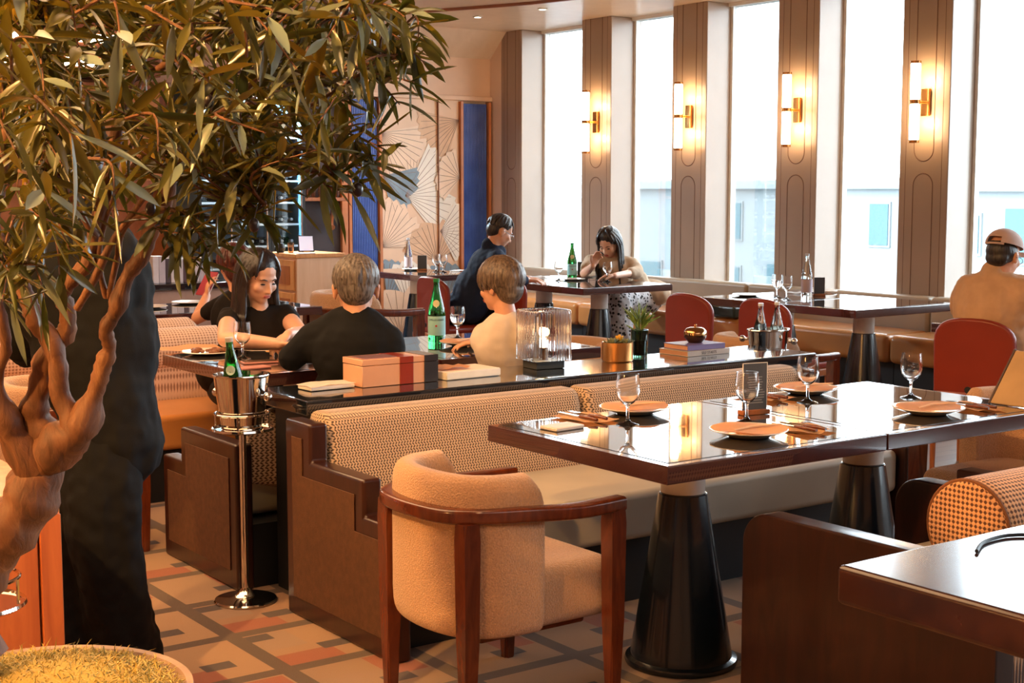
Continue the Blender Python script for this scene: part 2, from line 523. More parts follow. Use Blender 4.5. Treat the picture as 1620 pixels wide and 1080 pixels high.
# outside: terrace glass balustrade and hazy white buildings
extw = mat('hazy_white_render', '6C7274', 0.9, var=0.03)
extb = mat('hazy_teal_glass', '35525A', 0.7, var=0.1)
bal = struct('ground_terrace', box(9.15, 14, -10, 40, -0.5, -0.1), mat('terrace_stone', '505252', 0.8))
bt = thing('balustrade', 'terrace balustrade of slim upright teal fins outside the windows', 'balustrade', (10.6, 4, -0.1))
for k in range(16): obj('fin', box(0, 0.03, -10 + k * 1.45, -10 + k * 1.45 + 0.02, 0, 1.52), mat('fin_teal', '3E6A66', 0.4), bt, smooth=False)
def building(loc, w, d, h, rows, cols, label, seed, wm, gm, step=0):
    rnd = random.Random(seed)
    b = thing('apartment_building', label, 'building', loc)
    z0 = -14
    bm = box(0, d, 0, w, z0, h)
    obj('wall', bm, wm, b, smooth=False)
    obj('roof', box(-0.4, d, -0.3, w + 0.3, h, h + 0.5, 0.05), wm, b, smooth=False)
    for r in range(rows):
        for c in range(cols):
            if rnd.random() < 0.25: continue
            ww = w / cols * rnd.uniform(0.3, 0.6); hh = rnd.uniform(1.3, 2.1)
            yc = w * (c + 0.5) / cols; zc = h - 1.6 - r * 3.1
            f = obj('window', box(-0.08, 0.05, yc - ww / 2 - 0.1, yc + ww / 2 + 0.1, zc - hh / 2 - 0.1, zc + hh / 2 + 0.1), wm, b, smooth=False)
            obj('pane', box(-0.12, -0.08, yc - ww / 2, yc + ww / 2, zc - hh / 2, zc + hh / 2), gm, f, smooth=False)
        if rnd.random() < 0.6:
            obj('ledge', box(-0.5, 0, 0.3, w - 0.3, h - 3.6 - r * 3.1, h - 3.45 - r * 3.1), wm, b, smooth=False)
    return b
building((46, 22.5, 0), 13, 10, 1.4, 5, 6, 'hazy white building seen through the windows behind the young woman', 3, extw, extb)
building((42, 9, 0), 11, 10, 1.3, 5, 6, 'hazy white building seen through the window between the sconces', 5, extw, extb)
building((52, 39, 0), 22, 10, 1.5, 5, 7, 'pale building seen through the window nearest the blue panels', 8, extw, extb)
building((44, -8, 0), 13, 10, 1.6, 5, 7, 'pale building with wide windows beyond the man in the cap', 11, extw, extb)
struct('ground_street', box(14, 160, -80, 160, -14.2, -14), mat('street_pale', '484A4A', 0.9))

# ---- decorated wall: fluted blue screens and the fan mural
def flute_mat():
    g = N('blue_fluted'); v = g.coord(); n = g.noise(v, 3, 2)
    g.l(g.ramp(n, [(0.3, hexc('2446A0')), (0.7, hexc('3E68C4'))]), g.b.inputs['Base Color']); g.setp(Roughness=0.18); return g.m
blue = flute_mat()
def screen(x0, x1, label):
    t = thing('fluted_screen', label, 'screen', ((x0 + x1) / 2, YB - 0.03, 0)); w = (x1 - x0) / 2
    bm = new_bm(); n = 15
    for k in range(n):
        xc = -w + 0.03 + (2 * w - 0.06) * (k + 0.5) / n
        lathe([((w / n) * 0.98, 0.02), ((w / n) * 0.98, 2.37)], 10, (xc, 0, 0), bm)
    obj('fluting', bm, blue, t)
    fr = new_bm()
    for s in (-1, 1): bx(fr, s * w - 0.015, s * w + 0.015, -0.03, 0.03, 0, 2.39)
    obj('frame', fr, mat('orange_trim', 'C07A4C', 0.4), t)
screen(7.03, 7.38, 'dark blue fluted screen on the bar side of the fan mural')
screen(8.36, 8.71, 'dark blue fluted screen in the corner beside the window wall')

def mural():
    t = thing('fan_mural', 'peach wall mural of overlapping ginkgo fans with blue and white leaves', 'mural', (7.40, YB, 0))
    W = 0.94; b = obj('mural_panel', box(0, W, -0.02, 0.02, 0, 2.40), mat('mural_peach', 'E6C6AA', 0.5, var=0.06, vscale=4), t, smooth=False)
    line = mat('mural_line', '8E7466', 0.5)
    cols = [mat('mural_blue', '7F96A8', 0.5, var=0.15), mat('mural_white', 'EDE8DF', 0.5, var=0.05), mat('mural_tan', 'DAB492', 0.5, var=0.08), mat('mural_cream', 'ECD2BA', 0.5, var=0.06)]
    # (cx, cz, radius, start, end, colour, rays)
    fans = [(0.36, 1.36, 0.46, 55, 100, 3, 8), (0.0, 2.05, 0.55, -80, 10, 3, 11), (0.94, 2.2, 0.5, 170, 250, 2, 9), (0.28, 1.42, 0.60, -48, 62, 1, 13), (0.02, 1.62, 0.42, -75, 12, 0, 7),
            (0.0, 0.9, 0.5, 0, 88, 3, 10), (0.66, 0.75, 0.42, 20, 165, 2, 14), (0.70, 1.05, 0.36, -60, 60, 1, 11),
            (0.05, 0.35, 0.42, 15, 100, 0, 8), (0.75, 0.30, 0.42, 40, 150, 0, 10), (0.32, 0.25, 0.5, 25, 120, 1, 12), (0.94, 1.6, 0.30, 100, 230, 3, 8),
            (0.2, 0.0, 0.5, 10, 170, 3, 12)]
    for i, (cx, cz, r, a0, a1, ci, nr) in enumerate(fans):
        bm = new_bm(); ln = new_bm(); n = 24; yy = -0.022 - 0.0016 * i
        pts = [(cx, cz)]
        for k in range(n + 1):
            a = math.radians(a0 + (a1 - a0) * k / n); rr = r * (1 + 0.04 * math.sin(k * 2.1) - 0.10 * (abs(k - n / 2) < 1.2))
            pts.append((min(W - 0.002, max(0.002, cx + rr * math.cos(a))), min(2.39, max(0.01, cz + rr * math.sin(a)))))
        vs = [bm.verts.new((p[0], yy, p[1])) for p in pts]; back = [bm.verts.new((p[0], yy + 0.0015, p[1])) for p in pts]
        for k in range(1, n + 1):
            bm.faces.new((vs[0], vs[k], vs[k + 1])); bm.faces.new((vs[k], back[k], back[k + 1], vs[k + 1]))
        f = obj('ginkgo_fan', bm, cols[ci], t, smooth=False)
        for k in range(nr):
            a = math.radians(a0 + (a1 - a0) * (k + 0.5) / nr)
            x2 = cx + r * 0.93 * math.cos(a); z2 = cz + r * 0.93 * math.sin(a)
            u = 1.0
            if x2 > W - 0.01: u = min(u, (W - 0.01 - cx) / (x2 - cx + 1e-9))
            if x2 < 0.01: u = min(u, (cx - 0.01) / (cx - x2 + 1e-9))
            if z2 < 0.02: u = min(u, (cz - 0.02) / (cz - z2 + 1e-9))
            if u < 0.05: continue
            tube([(cx, yy - 0.0005, cz), (cx + (x2 - cx) * u, yy - 0.0005, cz + (z2 - cz) * u)], 0.0022, 5, ln)
        if len(ln.verts): obj('fan_ribs', ln, line, f)
        else: ln.free()
    sm = box(0.672, 0.680, -0.048, -0.01, 0, 2.40); obj('panel_joint', sm, mat('joint_brown', '8A5A3C', 0.5), t, smooth=False)
mural()

# ---- sconces
glow = emis('sconce_glow', (1.0, 0.80, 0.52), 6)
def sconce():
    s = thing('wall_sconce', '', 'sconce')
    for z0, z1 in ((1.84, 2.105), (2.135, 2.40)):
        obj('lamp_tube', lathe([(0, z0), (0.033, z0 + 0.002), (0.036, z0 + 0.01), (0.036, z1 - 0.01), (0.033, z1 - 0.002), (0, z1)], 20, (-0.14, 0, 0)), glow, s)
    for a, b in ((2.105, 2.135), (1.822, 1.842), (2.398, 2.416)):
        obj('brass_band', lathe([(0, a), (0.039, a), (0.039, b), (0, b)], 20, (-0.14, 0, 0)), brass, s)
    obj('bracket_arm', tube([(-0.12, 0, 2.12), (-0.015, 0, 2.12)], 0.009, 8), brass, s)
    obj('back_plate', box(-0.03, 0, -0.035, 0.035, 2.02, 2.22, 0.006), brass, s)
    return s
s0 = sconce()
names = {1: 'glowing two-tube brass wall sconce on the pillar behind the young woman', 2: 'glowing two-tube brass wall sconce second from the mural end',
         3: 'glowing two-tube brass wall sconce third from the mural end', 4: 'glowing two-tube brass wall sconce nearest the man in the cap'}
for i in range(1, 5):
    yc = (pill_y[i][0] + pill_y[i][1]) / 2 - 0.02
    o = s0 if i == 1 else dup(s0, (0, 0, 0)); o.location = (XW - 0.002, yc, 0); o['label'] = names[i]; o['group'] = 'wall sconces'
    light('sconce_lamp', 'POINT', (XW - 0.10, yc, 2.27), 2.2, (1, 0.55, 0.2), size=0.03)
    light('sconce_lamp', 'POINT', (XW - 0.10, yc, 1.97), 2.2, (1, 0.55, 0.2), size=0.03)

# ---- recessed downlights in the ceiling
dl = thing('ceiling_downlight', 'small recessed round ceiling downlight', 'downlight')
obj('ring', lathe([(0.045, 0), (0.045, -0.008), (0.03, -0.01), (0.03, 0)], 20), white, dl)
obj('lens', lathe([(0, -0.004), (0.03, -0.004), (0.03, -0.002), (0, -0.002)], 16), emis('downlight_lens', (1, 0.86, 0.66), 14), dl)
for i, (x, y, lb) in enumerate([(7.46, 11.71, 'small round ceiling downlight above the fan mural near the tree'), (7.76, 11.38, 'small round ceiling downlight above the fan mural, middle one'),
                               (7.90, 10.55, 'small round ceiling downlight closest to the first window'), (7.04, 11.24, 'small round ceiling downlight beside the brown wooden lip')]):
    o = dl if i == 0 else dup(dl, (0, 0, 0)); o.location = (x, y, CEIL); o['label'] = lb; o['group'] = 'ceiling downlights'

# ================================================================ FURNITURE
herring = weave('herringbone_weave', '4C3A2E', 'C8AA8C', 105, mode='zig', mixw=0.55)
tweed = weave('tweed_roll', '59321C', 'D9A474', 78, mode='roll', mixw=0.55, yc=-0.27)
tweedp = weave('pale_tweed_roll', '94705C', 'D2B29A', 60, mode='roll', mixw=0.6)
sage = mat('sage_leather', 'B8AE9C', 0.42, var=0.06, vscale=5)
boucle = mat('peach_boucle', 'C89A72', 0.95, var=0.14, vscale=170, bump=1.0, bscale=210, sheen=0.4)
tan = mat('tan_leather', 'C4854A', 0.3, var=0.08, vscale=4, coat=0.25)
backgrey = mat('taupe_leather', 'A09484', 0.42, var=0.06, vscale=4)
red = mat('red_leather', '8C2F1B', 0.4, var=0.08, vscale=6, coat=0.15)
panelleather = mat('brown_panel_cloth', '563620', 0.75, var=0.22, vscale=45, bump=0.5, bscale=260)

def step_profile(back, front, steps):
    """steps: list of (y_limit, z) from back to front; returns closed outline in (y,z)"""
    pts = [(back, 0)]; y = back
    for (yl, z) in steps:
        pts.append((y, z)); pts.append((yl, z)); y = yl
    pts.append((y, 0)); return pts

def end_panel(parent, x0, x1, prof, inset_side):
    p = obj('end_panel', prism(prof, 'x', x0, x1, 0.012, 3), mahog, parent)
    ys = [q[0] for q in prof]; yc = (min(ys) + max(ys)) / 2
    m = 0.055; sgn = 1 if prof[0][0] < prof[-1][0] else -1
    ins = []
    steps = prof[1:-1]
    b = prof[0][0] + sgn * m; ins.append((b, 0.07)); yprev = b
    for k in range(0, len(steps), 2):
        z = steps[k][1] - m; yl = steps[k + 1][0] - sgn * m
        ins.append((yprev, z)); ins.append((yl, z)); yprev = yl
    ins.append((yprev, 0.07))
    xx = x0 - 0.004 if inset_side < 0 else x1 + 0.001
    obj('panel_inlay', prism(ins, 'x', xx, xx + 0.003, 0.001, 1), panelleather, p, smooth=False)
    return p

def gt_():
    g = N('black_top'); g.b.inputs['Base Color'].default_value = hexc('141920'); g.setp(Roughness=0.1)
    g.b.inputs['Coat Weight'].default_value = 0.8; g.b.inputs['Coat Roughness'].default_value = 0.03; g.b.inputs['Coat IOR'].default_value = 1.9
    return g.m
GT = gt_()
# booth A : herringbone banquette behind the two near tables
A = thing('banquette', 'banquette with herringbone back and stepped dark wooden end, behind the nearest set table', 'banquette', (3.49, 4.15, 0))
def loc_bm(bm, root):
    bmesh.ops.translate(bm, verts=bm.verts, vec=-Vector(root.location)); return bm
profA = [(4.485, 0), (4.485, 0.69), (4.30, 0.69), (4.30, 0.56), (3.94, 0.56), (3.94, 0.44), (3.765, 0.44), (3.765, 0)]
for (x0, x1, sd) in ((2.24, 2.31, -1), (4.68, 4.75, 1)):
    prof = [(a - A.location.y, b) for a, b in profA]
    end_panel(A, x0 - A.location.x, x1 - A.location.x, prof, sd)
obj('seat_cushion', loc_bm(box(2.315, 4.675, 3.80, 4.36, 0.245, 0.42, 0.028, 4), A), sage, A)
for (x0, x1) in ((2.315, 3.452), (3.458, 4.675)):
    path = [(x0 + (x1 - x0) * k / 60, 4.395) for k in range(61)]
    obj('backrest', loc_bm(shell(path, 0.15, lambda t: 0.38, lambda t: 0.715, e=0.25, lean=-0.02), A), herring, A)
obj('base', loc_bm(box(2.315, 4.675, 3.88, 4.46, 0, 0.24), A), blackmat, A, smooth=False)
# console between the booths
K = thing('console', 'long black console with glossy top between the two banquettes', 'console', (3.6, 4.69, 0))
obj('console_top', loc_bm(box(2.33, 4.93, 4.492, 4.90, 0.685, 0.74, 0.006, 2), K), GT, K)
obj('console_body', loc_bm(box(2.36, 4.88, 4.50, 4.80, 0, 0.684), K), blackmat, K, smooth=False)
# booth B : facing away, the two guests sit on it
B = thing('banquette', 'banquette with low stepped brown end beyond the console, seating the two guests seen from behind', 'banquette', (3.4, 5.2, 0))
profB = [(4.81, 0), (4.81, 0.55), (5.32, 0.55), (5.32, 0.415), (5.505, 0.415), (5.505, 0)]
prof = [(a - B.location.y, b) for a, b in profB]
end_panel(B, 2.20 - B.location.x, 2.27 - B.location.x, prof, -1); end_panel(B, 4.64 - B.location.x, 4.71 - B.location.x, prof, 1)
obj('seat_cushion', loc_bm(box(2.275, 4.635, 4.94, 5.45, 0.245, 0.41, 0.03, 4), B), sage, B)
obj('backrest', loc_bm(shell([(2.275 + 2.36 * k / 20, 4.87) for k in range(21)], 0.11, lambda t: 0.36, lambda t: 0.67, e=0.3), B), herring, B)
obj('base', loc_bm(box(2.275, 4.635, 4.83, 5.40, 0, 0.24), B), blackmat, B, smooth=False)

# booth C : rounded mahogany ends and a tweed roll
Cb = thing('banquette', 'nearest banquette with rounded mahogany end and orange tweed roll back', 'banquette', (3.33, 2.4, 0))
def rprof(pts): return [(a - Cb.location.y, b) for a, b in pts]
arc = [(2.72 + 0.09 * math.cos(a), 0.51 + 0.09 * math.sin(a)) for a in [PI / 2 * (1 - k / 8) for k in range(9)]]
obj('end_panel', loc_bm(prism([(1.98, 0), (1.98, 0.6)] + [(p[0], p[1]) for p in arc] + [(2.81, 0)], 'x', 2.80, 2.875, 0.008, 2), Cb), mahog, Cb)
arc2 = [(2.98 + 0.09 * math.cos(a), 0.45 + 0.09 * math.sin(a)) for a in [PI / 2 * (1 - k / 8) for k in range(9)]]
obj('end_panel', loc_bm(prism([(1.98, 0), (1.98, 0.6), (2.83, 0.6), (2.83, 0.54)] + arc2 + [(3.07, 0)], 'x', 3.76, 3.835, 0.008, 2), Cb), mahog, Cb)
roll = tube([(2.875, 2.13, 0.665), (2.88, 2.13, 0.665), (2.90, 2.13, 0.665)] + [(2.92 + 0.84 * k / 10, 2.13, 0.665) for k in range(11)], [0.106, 0.114, 0.12] + [0.122] * 11, 32)
obj('roll_back', loc_bm(roll, Cb), tweed, Cb)
obj('roll_piping', loc_bm(tube([(2.885, 2.13 + 0.118 * math.cos(a), 0.665 + 0.118 * math.sin(a)) for a in [2 * PI * k / 32 for k in range(32)]], 0.005, 8, closed=True), Cb), mat('piping_brown', '7A4A24', 0.7), Cb)
obj('backrest', loc_bm(box(2.88, 3.755, 2.03, 2.20, 0.2, 0.6, 0.03, 3), Cb), tweed, Cb)
obj('seat_cushion', loc_bm(box(2.88, 3.755, 2.2, 2.76, 0.24, 0.42, 0.03, 4), Cb), sage, Cb)
obj('base', loc_bm(box(2.88, 3.755, 2.0, 2.7, 0, 0.24), Cb), blackmat, Cb, smooth=False)

# booths D : two tweed-backed rows beyond the family table
def rollbooth(x0, x1, y, facing, label, z=0.66):
    t = thing('banquette', label, 'banquette', ((x0 + x1) / 2, y, 0)); w = (x1 - x0) / 2
    n = 12; obj('roll_back', tube([(-w, 0, z), (-w + 0.02, 0, z)] + [(-w + 0.04 + (2 * w - 0.08) * k / n, 0, z) for k in range(n + 1)] + [(w - 0.02, 0, z), (w, 0, z)], [0.08, 0.10] + [0.115] * (n + 1) + [0.10, 0.08], 24), tweedp, t)
    obj('backrest', box(-w, w, -0.08, 0.08, 0.2, z, 0.02), tweedp, t)
    s = facing
    obj('seat_cushion', box(-w, w, min(s * 0.08, s * 0.6), max(s * 0.08, s * 0.6), 0.25, 0.42, 0.03, 3), tan, t)
    obj('base', box(-w + 0.02, w - 0.02, min(-0.05, s * 0.55), max(0.05, s * 0.55), 0, 0.245), blackmat, t, smooth=False)
    for sx in (-1, 1): obj('end_panel', box(sx * w - 0.03, sx * w + 0.03, min(-0.1, s * 0.4), max(0.1, s * 0.4), 0, 0.52, 0.012), mahog, t)
rollbooth(1.6, 3.15, 7.0, -1, 'banquette with pale tweed roll back directly behind the long haired woman')
rollbooth(1.6, 3.22, 7.55, 1, 'banquette with pale tweed roll back, second row behind the long haired woman')

# window bench in bays
ys = [12.3, 10.35, 8.62, 6.75, 4.9, 3.0, 1.1]
for i in range(len(ys) - 1):
    b, a = ys[i], ys[i + 1]
    lb = ['window bench bay by the corner with the blue screen', 'window bench bay where the young woman sits', 'window bench bay behind the set window table with the clear bottle',
          'window bench bay beside the man in the cap', 'window bench bay past the man in the cap', 'window bench bay furthest from the mural'][i]
    t = thing('window_bench', 'long tan leather ' + lb, 'bench', (8.4, (a + b) / 2, 0), 0, 'window bench bays'); h = (b - a) / 2 - 0.003
    obj('seat_cushion', box(-0.26, 0.24, -h, h, 0.24, 0.45, 0.05, 4), tan, t)
    obj('backrest', box(0.19, 0.315, -h, h, 0.40, 0.70, 0.035, 4), backgrey, t)
    obj('base', box(-0.18, 0.3, -h, h, 0, 0.24), blackmat, t, smooth=False)

# ---- tables
def gloss_top(name, a, b, sc):
    g = N(name); v = g.coord(sc); f = g.noise(v, 2.2, 6, 0.6, 1.0)
    g.l(g.ramp(f, [(0.3, hexc(a)), (0.72, hexc(b))]), g.b.inputs['Base Color']); g.setp(Roughness=0.05)
    g.b.inputs['Coat Weight'].default_value = 1.0; g.b.inputs['Coat Roughness'].default_value = 0.01; g.b.inputs['Coat IOR'].default_value = 1.9
    return g.m
greytop = gloss_top('walnut_inlay', '33302F', '4A4440', (2, 9, 9))
rimwood = gloss_top('dark_rim_wood', '36191A', '48252 2'.replace(' ', ''), (6, 6, 6)); rimwood.node_tree.nodes['Principled BSDF'].inputs['Coat IOR'].default_value = 1.6; rimwood.node_tree.nodes['Principled BSDF'].inputs['Roughness'].default_value = 0.2
coneblk = mat('black_cone', '0E151C', 0.24, var=0.08, coat=0.5)
collar = mat('cream_collar', 'EADFD4', 0.4)
def table(w, d, label, cat='table', peds=((0, 0),), z=0.74, th=0.052, rim=rimwood, inlays=1):
    t = thing('dining_table', label, cat)
    top = obj('tabletop', box(-w / 2, w / 2, -d / 2, d / 2, z - th, z, 0.004, 2), rim, t)
    b = 0.035; g = new_bm()
    bx(g, -w / 2 + b, w / 2 - b, -d / 2 + b, d / 2 - b, z - 0.001, z + 0.0012)
    obj('inlay', g, greytop, top, smooth=False)
    s = new_bm()
    for (x0, x1, y0, y1) in ((-w / 2 + b - 0.003, w / 2 - b + 0.003, -d / 2 + b - 0.003, -d / 2 + b), (-w / 2 + b - 0.003, w / 2 - b + 0.003, d / 2 - b, d / 2 - b + 0.003),
                             (-w / 2 + b - 0.003, -w / 2 + b, -d / 2 + b, d / 2 - b), (w / 2 - b, w / 2 - b + 0.003, -d / 2 + b, d / 2 - b)):
        bx(s, x0, x1, y0, y1, z - 0.001, z + 0.0006)
    obj('inlay_line', s, blackmat, top, smooth=False)
    for (px, py) in peds:
        p = obj('pedestal', lathe([(0, 0.002), (0.175, 0.002), (0.178, 0.010), (0.175, 0.02), (0.160, 0.026), (0.157, 0.05), (0.076, 0.54), (0.07, 0.545), (0, 0.545)], 48, (px, py, 0)), coneblk, t)
        obj('collar', lathe([(0, 0.544), (0.069, 0.544), (0.070, z - th - 0.012), (0.075, z - th - 0.006), (0.075, z - th + 0.001), (0, z - th + 0.001)], 40, (px, py, 0)), collar, p)
    return t
t1 = table(0.893, 0.85, 'near dining table set with plate, glass and menu card, nearest the armchair'); t1.location = (3.003, 3.275, 0)
t2 = table(0.893, 0.85, 'dining table joined to the right of the near one, before the tan armchair', peds=((-0.06, 0),)); t2.location = (3.90, 3.275, 0)
tb = table(0.90, 0.72, 'window table with the green bottle before the young woman'); tb.location = (7.18, 8.83, 0)
tb2 = table(0.90, 0.72, 'window table joined behind the young woman\'s one, near the navy suited man'); tb2.location = (7.18, 9.56, 0)
tc = table(0.98, 0.71, 'long window table, half without tableware beside the red chair'); tc.location = (7.365, 6.305, 0); tc['label'] = 'empty glossy half of the window table in front of the tan bench'
tc2 = table(0.98, 0.71, 'window table half holding two wine glasses and the clear bottle'); tc2.location = (7.365, 7.02, 0)
td = table(0.62, 1.15, 'small dark table in front of the fan mural'); td.location = (6.90, 11.10, 0)
te = table(0.9, 0.9, 'dark table edge in front of the man in the cap'); te.location = (7.03, 4.70, 0)
fam_top = table(0.9, 0.92, 'orange lit family table where the long haired woman eats', z=0.74); fam_top.location = (2.93, 5.72, 0)
fam2 = table(0.9, 0.92, 'table holding the green bottle in front of the guest in white'); fam2.location = (3.84, 5.72, 0)
tf = table(1.5, 0.8, 'far dark table laid with pale plates behind the tweed seats'); tf.location = (3.6, 8.55, 0)
# nearest dark table at the corner of the view
tn = thing('near_table', 'nearest dark wooden table with rounded edge cutting the corner by the tweed roll', 'table', (2.72, 1.36, 0))
obj('tabletop', box(-0.57, 0.58, -0.52, 0.535, 0.66, 0.74, 0.012, 3), mahogx, tn)
obj('pedestal', lathe([(0, 0), (0.24, 0), (0.24, 0.02), (0.05, 0.04), (0.045, 0.66), (0, 0.66)], 32, (0.1, -0.1, 0)), blackmat, tn)

# ---- armchairs
def armchair(label):
    t = thing('armchair', label, 'armchair')
    # rail: horseshoe open to +x
    W = 0.262; pts = [(0.275, -W + 0.0), (0.10, -W - 0.012), (-0.08, -W), (-0.19, -W + 0.05), (-0.255, -0.14), (-0.272, 0), (-0.255, 0.14), (-0.19, W - 0.05), (-0.08, W), (0.10, W + 0.012), (0.275, W)]
    P = smooth_path([(a, b, 0.602 - 0.012 * (a > 0.0)) for a, b in pts], 6)
    obj('arm_rail', tube(P, [1] * len(P), 16, flat=(0.052, 0.042)), armwood, t)
    for (x, y) in ((0.25, -W), (0.25, W), (-0.215, -0.205), (-0.215, 0.205)):
        top = 0.585
        bm = new_bm(); pr = []
        for z, s in ((0.0, 0.018), (0.25, 0.023), (top - 0.05, 0.026), (top, 0.027)):
            r = [bm.verts.new((x + sx * s, y + sy * s, z)) for sx, sy in ((-1, -1), (1, -1), (1, 1), (-1, 1))]
            pr.append(r)
        bm.faces.new(list(reversed(pr[0]))); bm.faces.new(pr[-1])
        for a, b in zip(pr, pr[1:]):
            for k in range(4): bm.faces.new((a[k], a[(k + 1) % 4], b[(k + 1) % 4], b[k]))
        bmesh.ops.bevel(bm, geom=[e for e in bm.edges if abs(e.verts[0].co.z - e.verts[1].co.z) > 0.02], offset=0.008, segments=3, affect='EDGES')
        obj('leg', bm, armwood, t)
    # wrap-around upholstered back
    V = 0.215
    sp = [(0.015, -V), (-0.06, -V), (-0.14, -V + 0.02), (-0.20, -0.13), (-0.222, 0), (-0.20, 0.13), (-0.14, V - 0.02), (-0.06, V), (0.015, V)]
    Q = [(p.x, p.y) for p in smooth_path([(a, b, 0) for a, b in sp], 7)]
    def top(u):
        e = min(u, 1 - u) + 0.012; return 0.595 + 0.11 * min(1, (e / 0.10)) ** 0.6
    obj('backrest', shell(Q, 0.085, lambda u: 0.25 + 0.0 * u, top, seg=28, e=0.22), boucle, t)
    obj('seat_cushion', box(-0.19, 0.300, -0.218, 0.218, 0.245, 0.425, 0.045, 5), boucle, t)
    obj('seat_frame', box(-0.15, 0.22, -0.17, 0.17, 0.225, 0.26, 0.01), armwood, t)
    return t
ac = armchair('bouclé armchair with curved chestnut arm rail in front of the stepped booth end')
ac['label'] = 'peach boucle armchair with curved chestnut rail, closest to the viewer at the near table'
ac.location = (2.335, 3.37, 0)
a2 = dup(ac, (4.72, 3.28, 0), PI, 'peach armchair at the far right end of the joined tables')
a3 = dup(ac, (1.90, 5.86, 0), 0.0, 'peach wooden armchair half hidden behind the waiter at the family table end')
a4 = dup(ac, (4.56, 5.86, 0), PI, 'peach armchair beyond the ribbed glass lamp, by the guest in white')
a5 = dup(ac, (3.75, 6.70, 0), -PI / 2, 'peach armchair behind the man in black, near the wooden cabinet')
a6 = dup(ac, (5.62, 5.49, 0), 0, 'armchair with daylit grey rail behind the oval ice bucket')
a7 = dup(ac, (4.73, 8.36, 0), 0, 'armchair with pale daylit square rail between the man in black and the green bottle')
a7.scale = (1.15, 1.15, 1.15)
for o in (ac, a2, a3, a4, a5, a6, a7): o['group'] = 'boucle armchairs'

# ---- red chairs
def redchair():
    t = thing('red_chair', '', 'chair')
    W = 0.215; pts = []
    for k in range(17):
        a = PI * k / 16; e = 0.8; ca, sa = math.cos(a), math.sin(a)
        pts.append((math.copysign(abs(ca) ** e, ca) * W * -1, 0.69 + 0.135 * abs(sa) ** e))
    pts = [(-W * 0.96, 0.40)] + pts + [(W * 0.96, 0.40)]
    bm = prism(pts, 'x', -0.235, -0.195, 0.016, 3)
    for v in bm.verts: v.co.x += 0.10 * (v.co.y / W) ** 2 * 0.6
    obj('backrest', bm, red, t)
    obj('seat_cushion', box(-0.19, 0.23, -0.205, 0.205, 0.385, 0.45, 0.028, 4), red, t)
    obj('seat_frame', box(-0.22, 0.22, -0.215, 0.215, 0.345, 0.392, 0.01), warmwood, t)
    for (x, y) in ((0.2, -0.19), (0.2, 0.19), (-0.2, -0.19), (-0.2, 0.19)):
        obj('leg', lathe([(0, 0), (0.013, 0), (0.02, 0.36), (0, 0.36)], 12, (x, y, 0)), warmwood, t)
    obj('hand_hole', lathe([(0, -0.003), (0.018, -0.003), (0.018, 0.003), (0, 0.003)], 16, (-0.236, 0, 0.455), axis=(1, 0, 0)), blackmat, t)
    return t
rc = redchair(); rc.location = (6.43, 6.80, 0); rc['label'] = 'red leather chair at the window table, directly behind the purple book'
specs = [((6.50, 6.20), 'red leather chair at the window table, behind the ice bucket of clear bottles'), ((6.55, 8.95), 'red leather chair between the guest in white and the window table'),
         ((6.05, 9.25), 'red leather chair the man in navy sits on, left of the green bottle'), ((6.40, 4.66), 'large red leather chair carrying the man in the cap')]
reds = [rc]
for (p, lb) in specs: reds.append(dup(rc, (p[0], p[1], 0), None, lb))
reds[-1].rotation_euler = (0, 0, 0.3)
for o in reds: o['group'] = 'red leather chairs'

# ================================================================ TABLEWARE
clear = glass('clear_glass')
water = glass('water', (0.96, 0.98, 1, 1), ior=1.33)
greeng = glass('green_glass', (0.05, 0.55, 0.12, 1))
napk = mat('peach_napkin', 'F4C596', 0.8, var=0.06)
ceram = mat('ceramic_white', 'E9DFD2', 0.2, var=0.03, coat=0.4)
TZ = 0.7412

def goblet(water_z=None):
    t = thing('wine_glass', '', 'glass')
    s = 0.001
    prof = [(0, 0), (0.036, 0), (0.037, 0.002), (0.030, 0.004), (0.012, 0.010), (0.0055, 0.020), (0.0048, 0.055), (0.007, 0.066), (0.020, 0.075),
            (0.033, 0.092), (0.0385, 0.115), (0.038, 0.140), (0.0345, 0.172), (0.0335, 0.172), (0.0368, 0.140), (0.0372, 0.115), (0.0318, 0.094), (0.019, 0.078), (0.006, 0.072), (0, 0.071)]
    obj('glass_bowl', lathe(prof, 28), clear, t, ang=70)
    if water_z:
        obj('water', lathe([(0, 0.0725), (0.0185, 0.0795), (0.0312, 0.095), (0.0364, 0.113), (0.0364, water_z), (0, water_z)], 24), water, t)
    return t
g0 = goblet(); gw = goblet(0.128)
glasses = [((2.915, 3.44), 0, 'wine glass on the near table in front of the herringbone seam'), ((3.255, 3.255), 0, 'wine glass on the near table beside the menu card'),
           ((3.735, 3.44), 0, 'wine glass at the back of the joined tables, right of the menu card'), ((4.115, 3.30), 0, 'wine glass behind the plate nearest the right end of the joined tables')]
used = {}
def put(proto, key, x, y, z, label, group=None, rz=0):
    o = proto if key not in used else dup(proto, (0, 0, 0)); used[key] = 1
    o.location = (x, y, z); o.rotation_euler = (0, 0, rz); o['label'] = label; o.scale = (1, 1, 0.94)
    if group: o['group'] = group
    return o
for (p, w, lb) in glasses: put(g0, 'g0', p[0], p[1], TZ, lb, 'stemmed water goblets')
def Zp(px, py, z):
    r = ray(px, py, 1) - Vector((0, 0, CAM_H)); t = (z - CAM_H) / r.z; return (r.x * t, r.y * t)
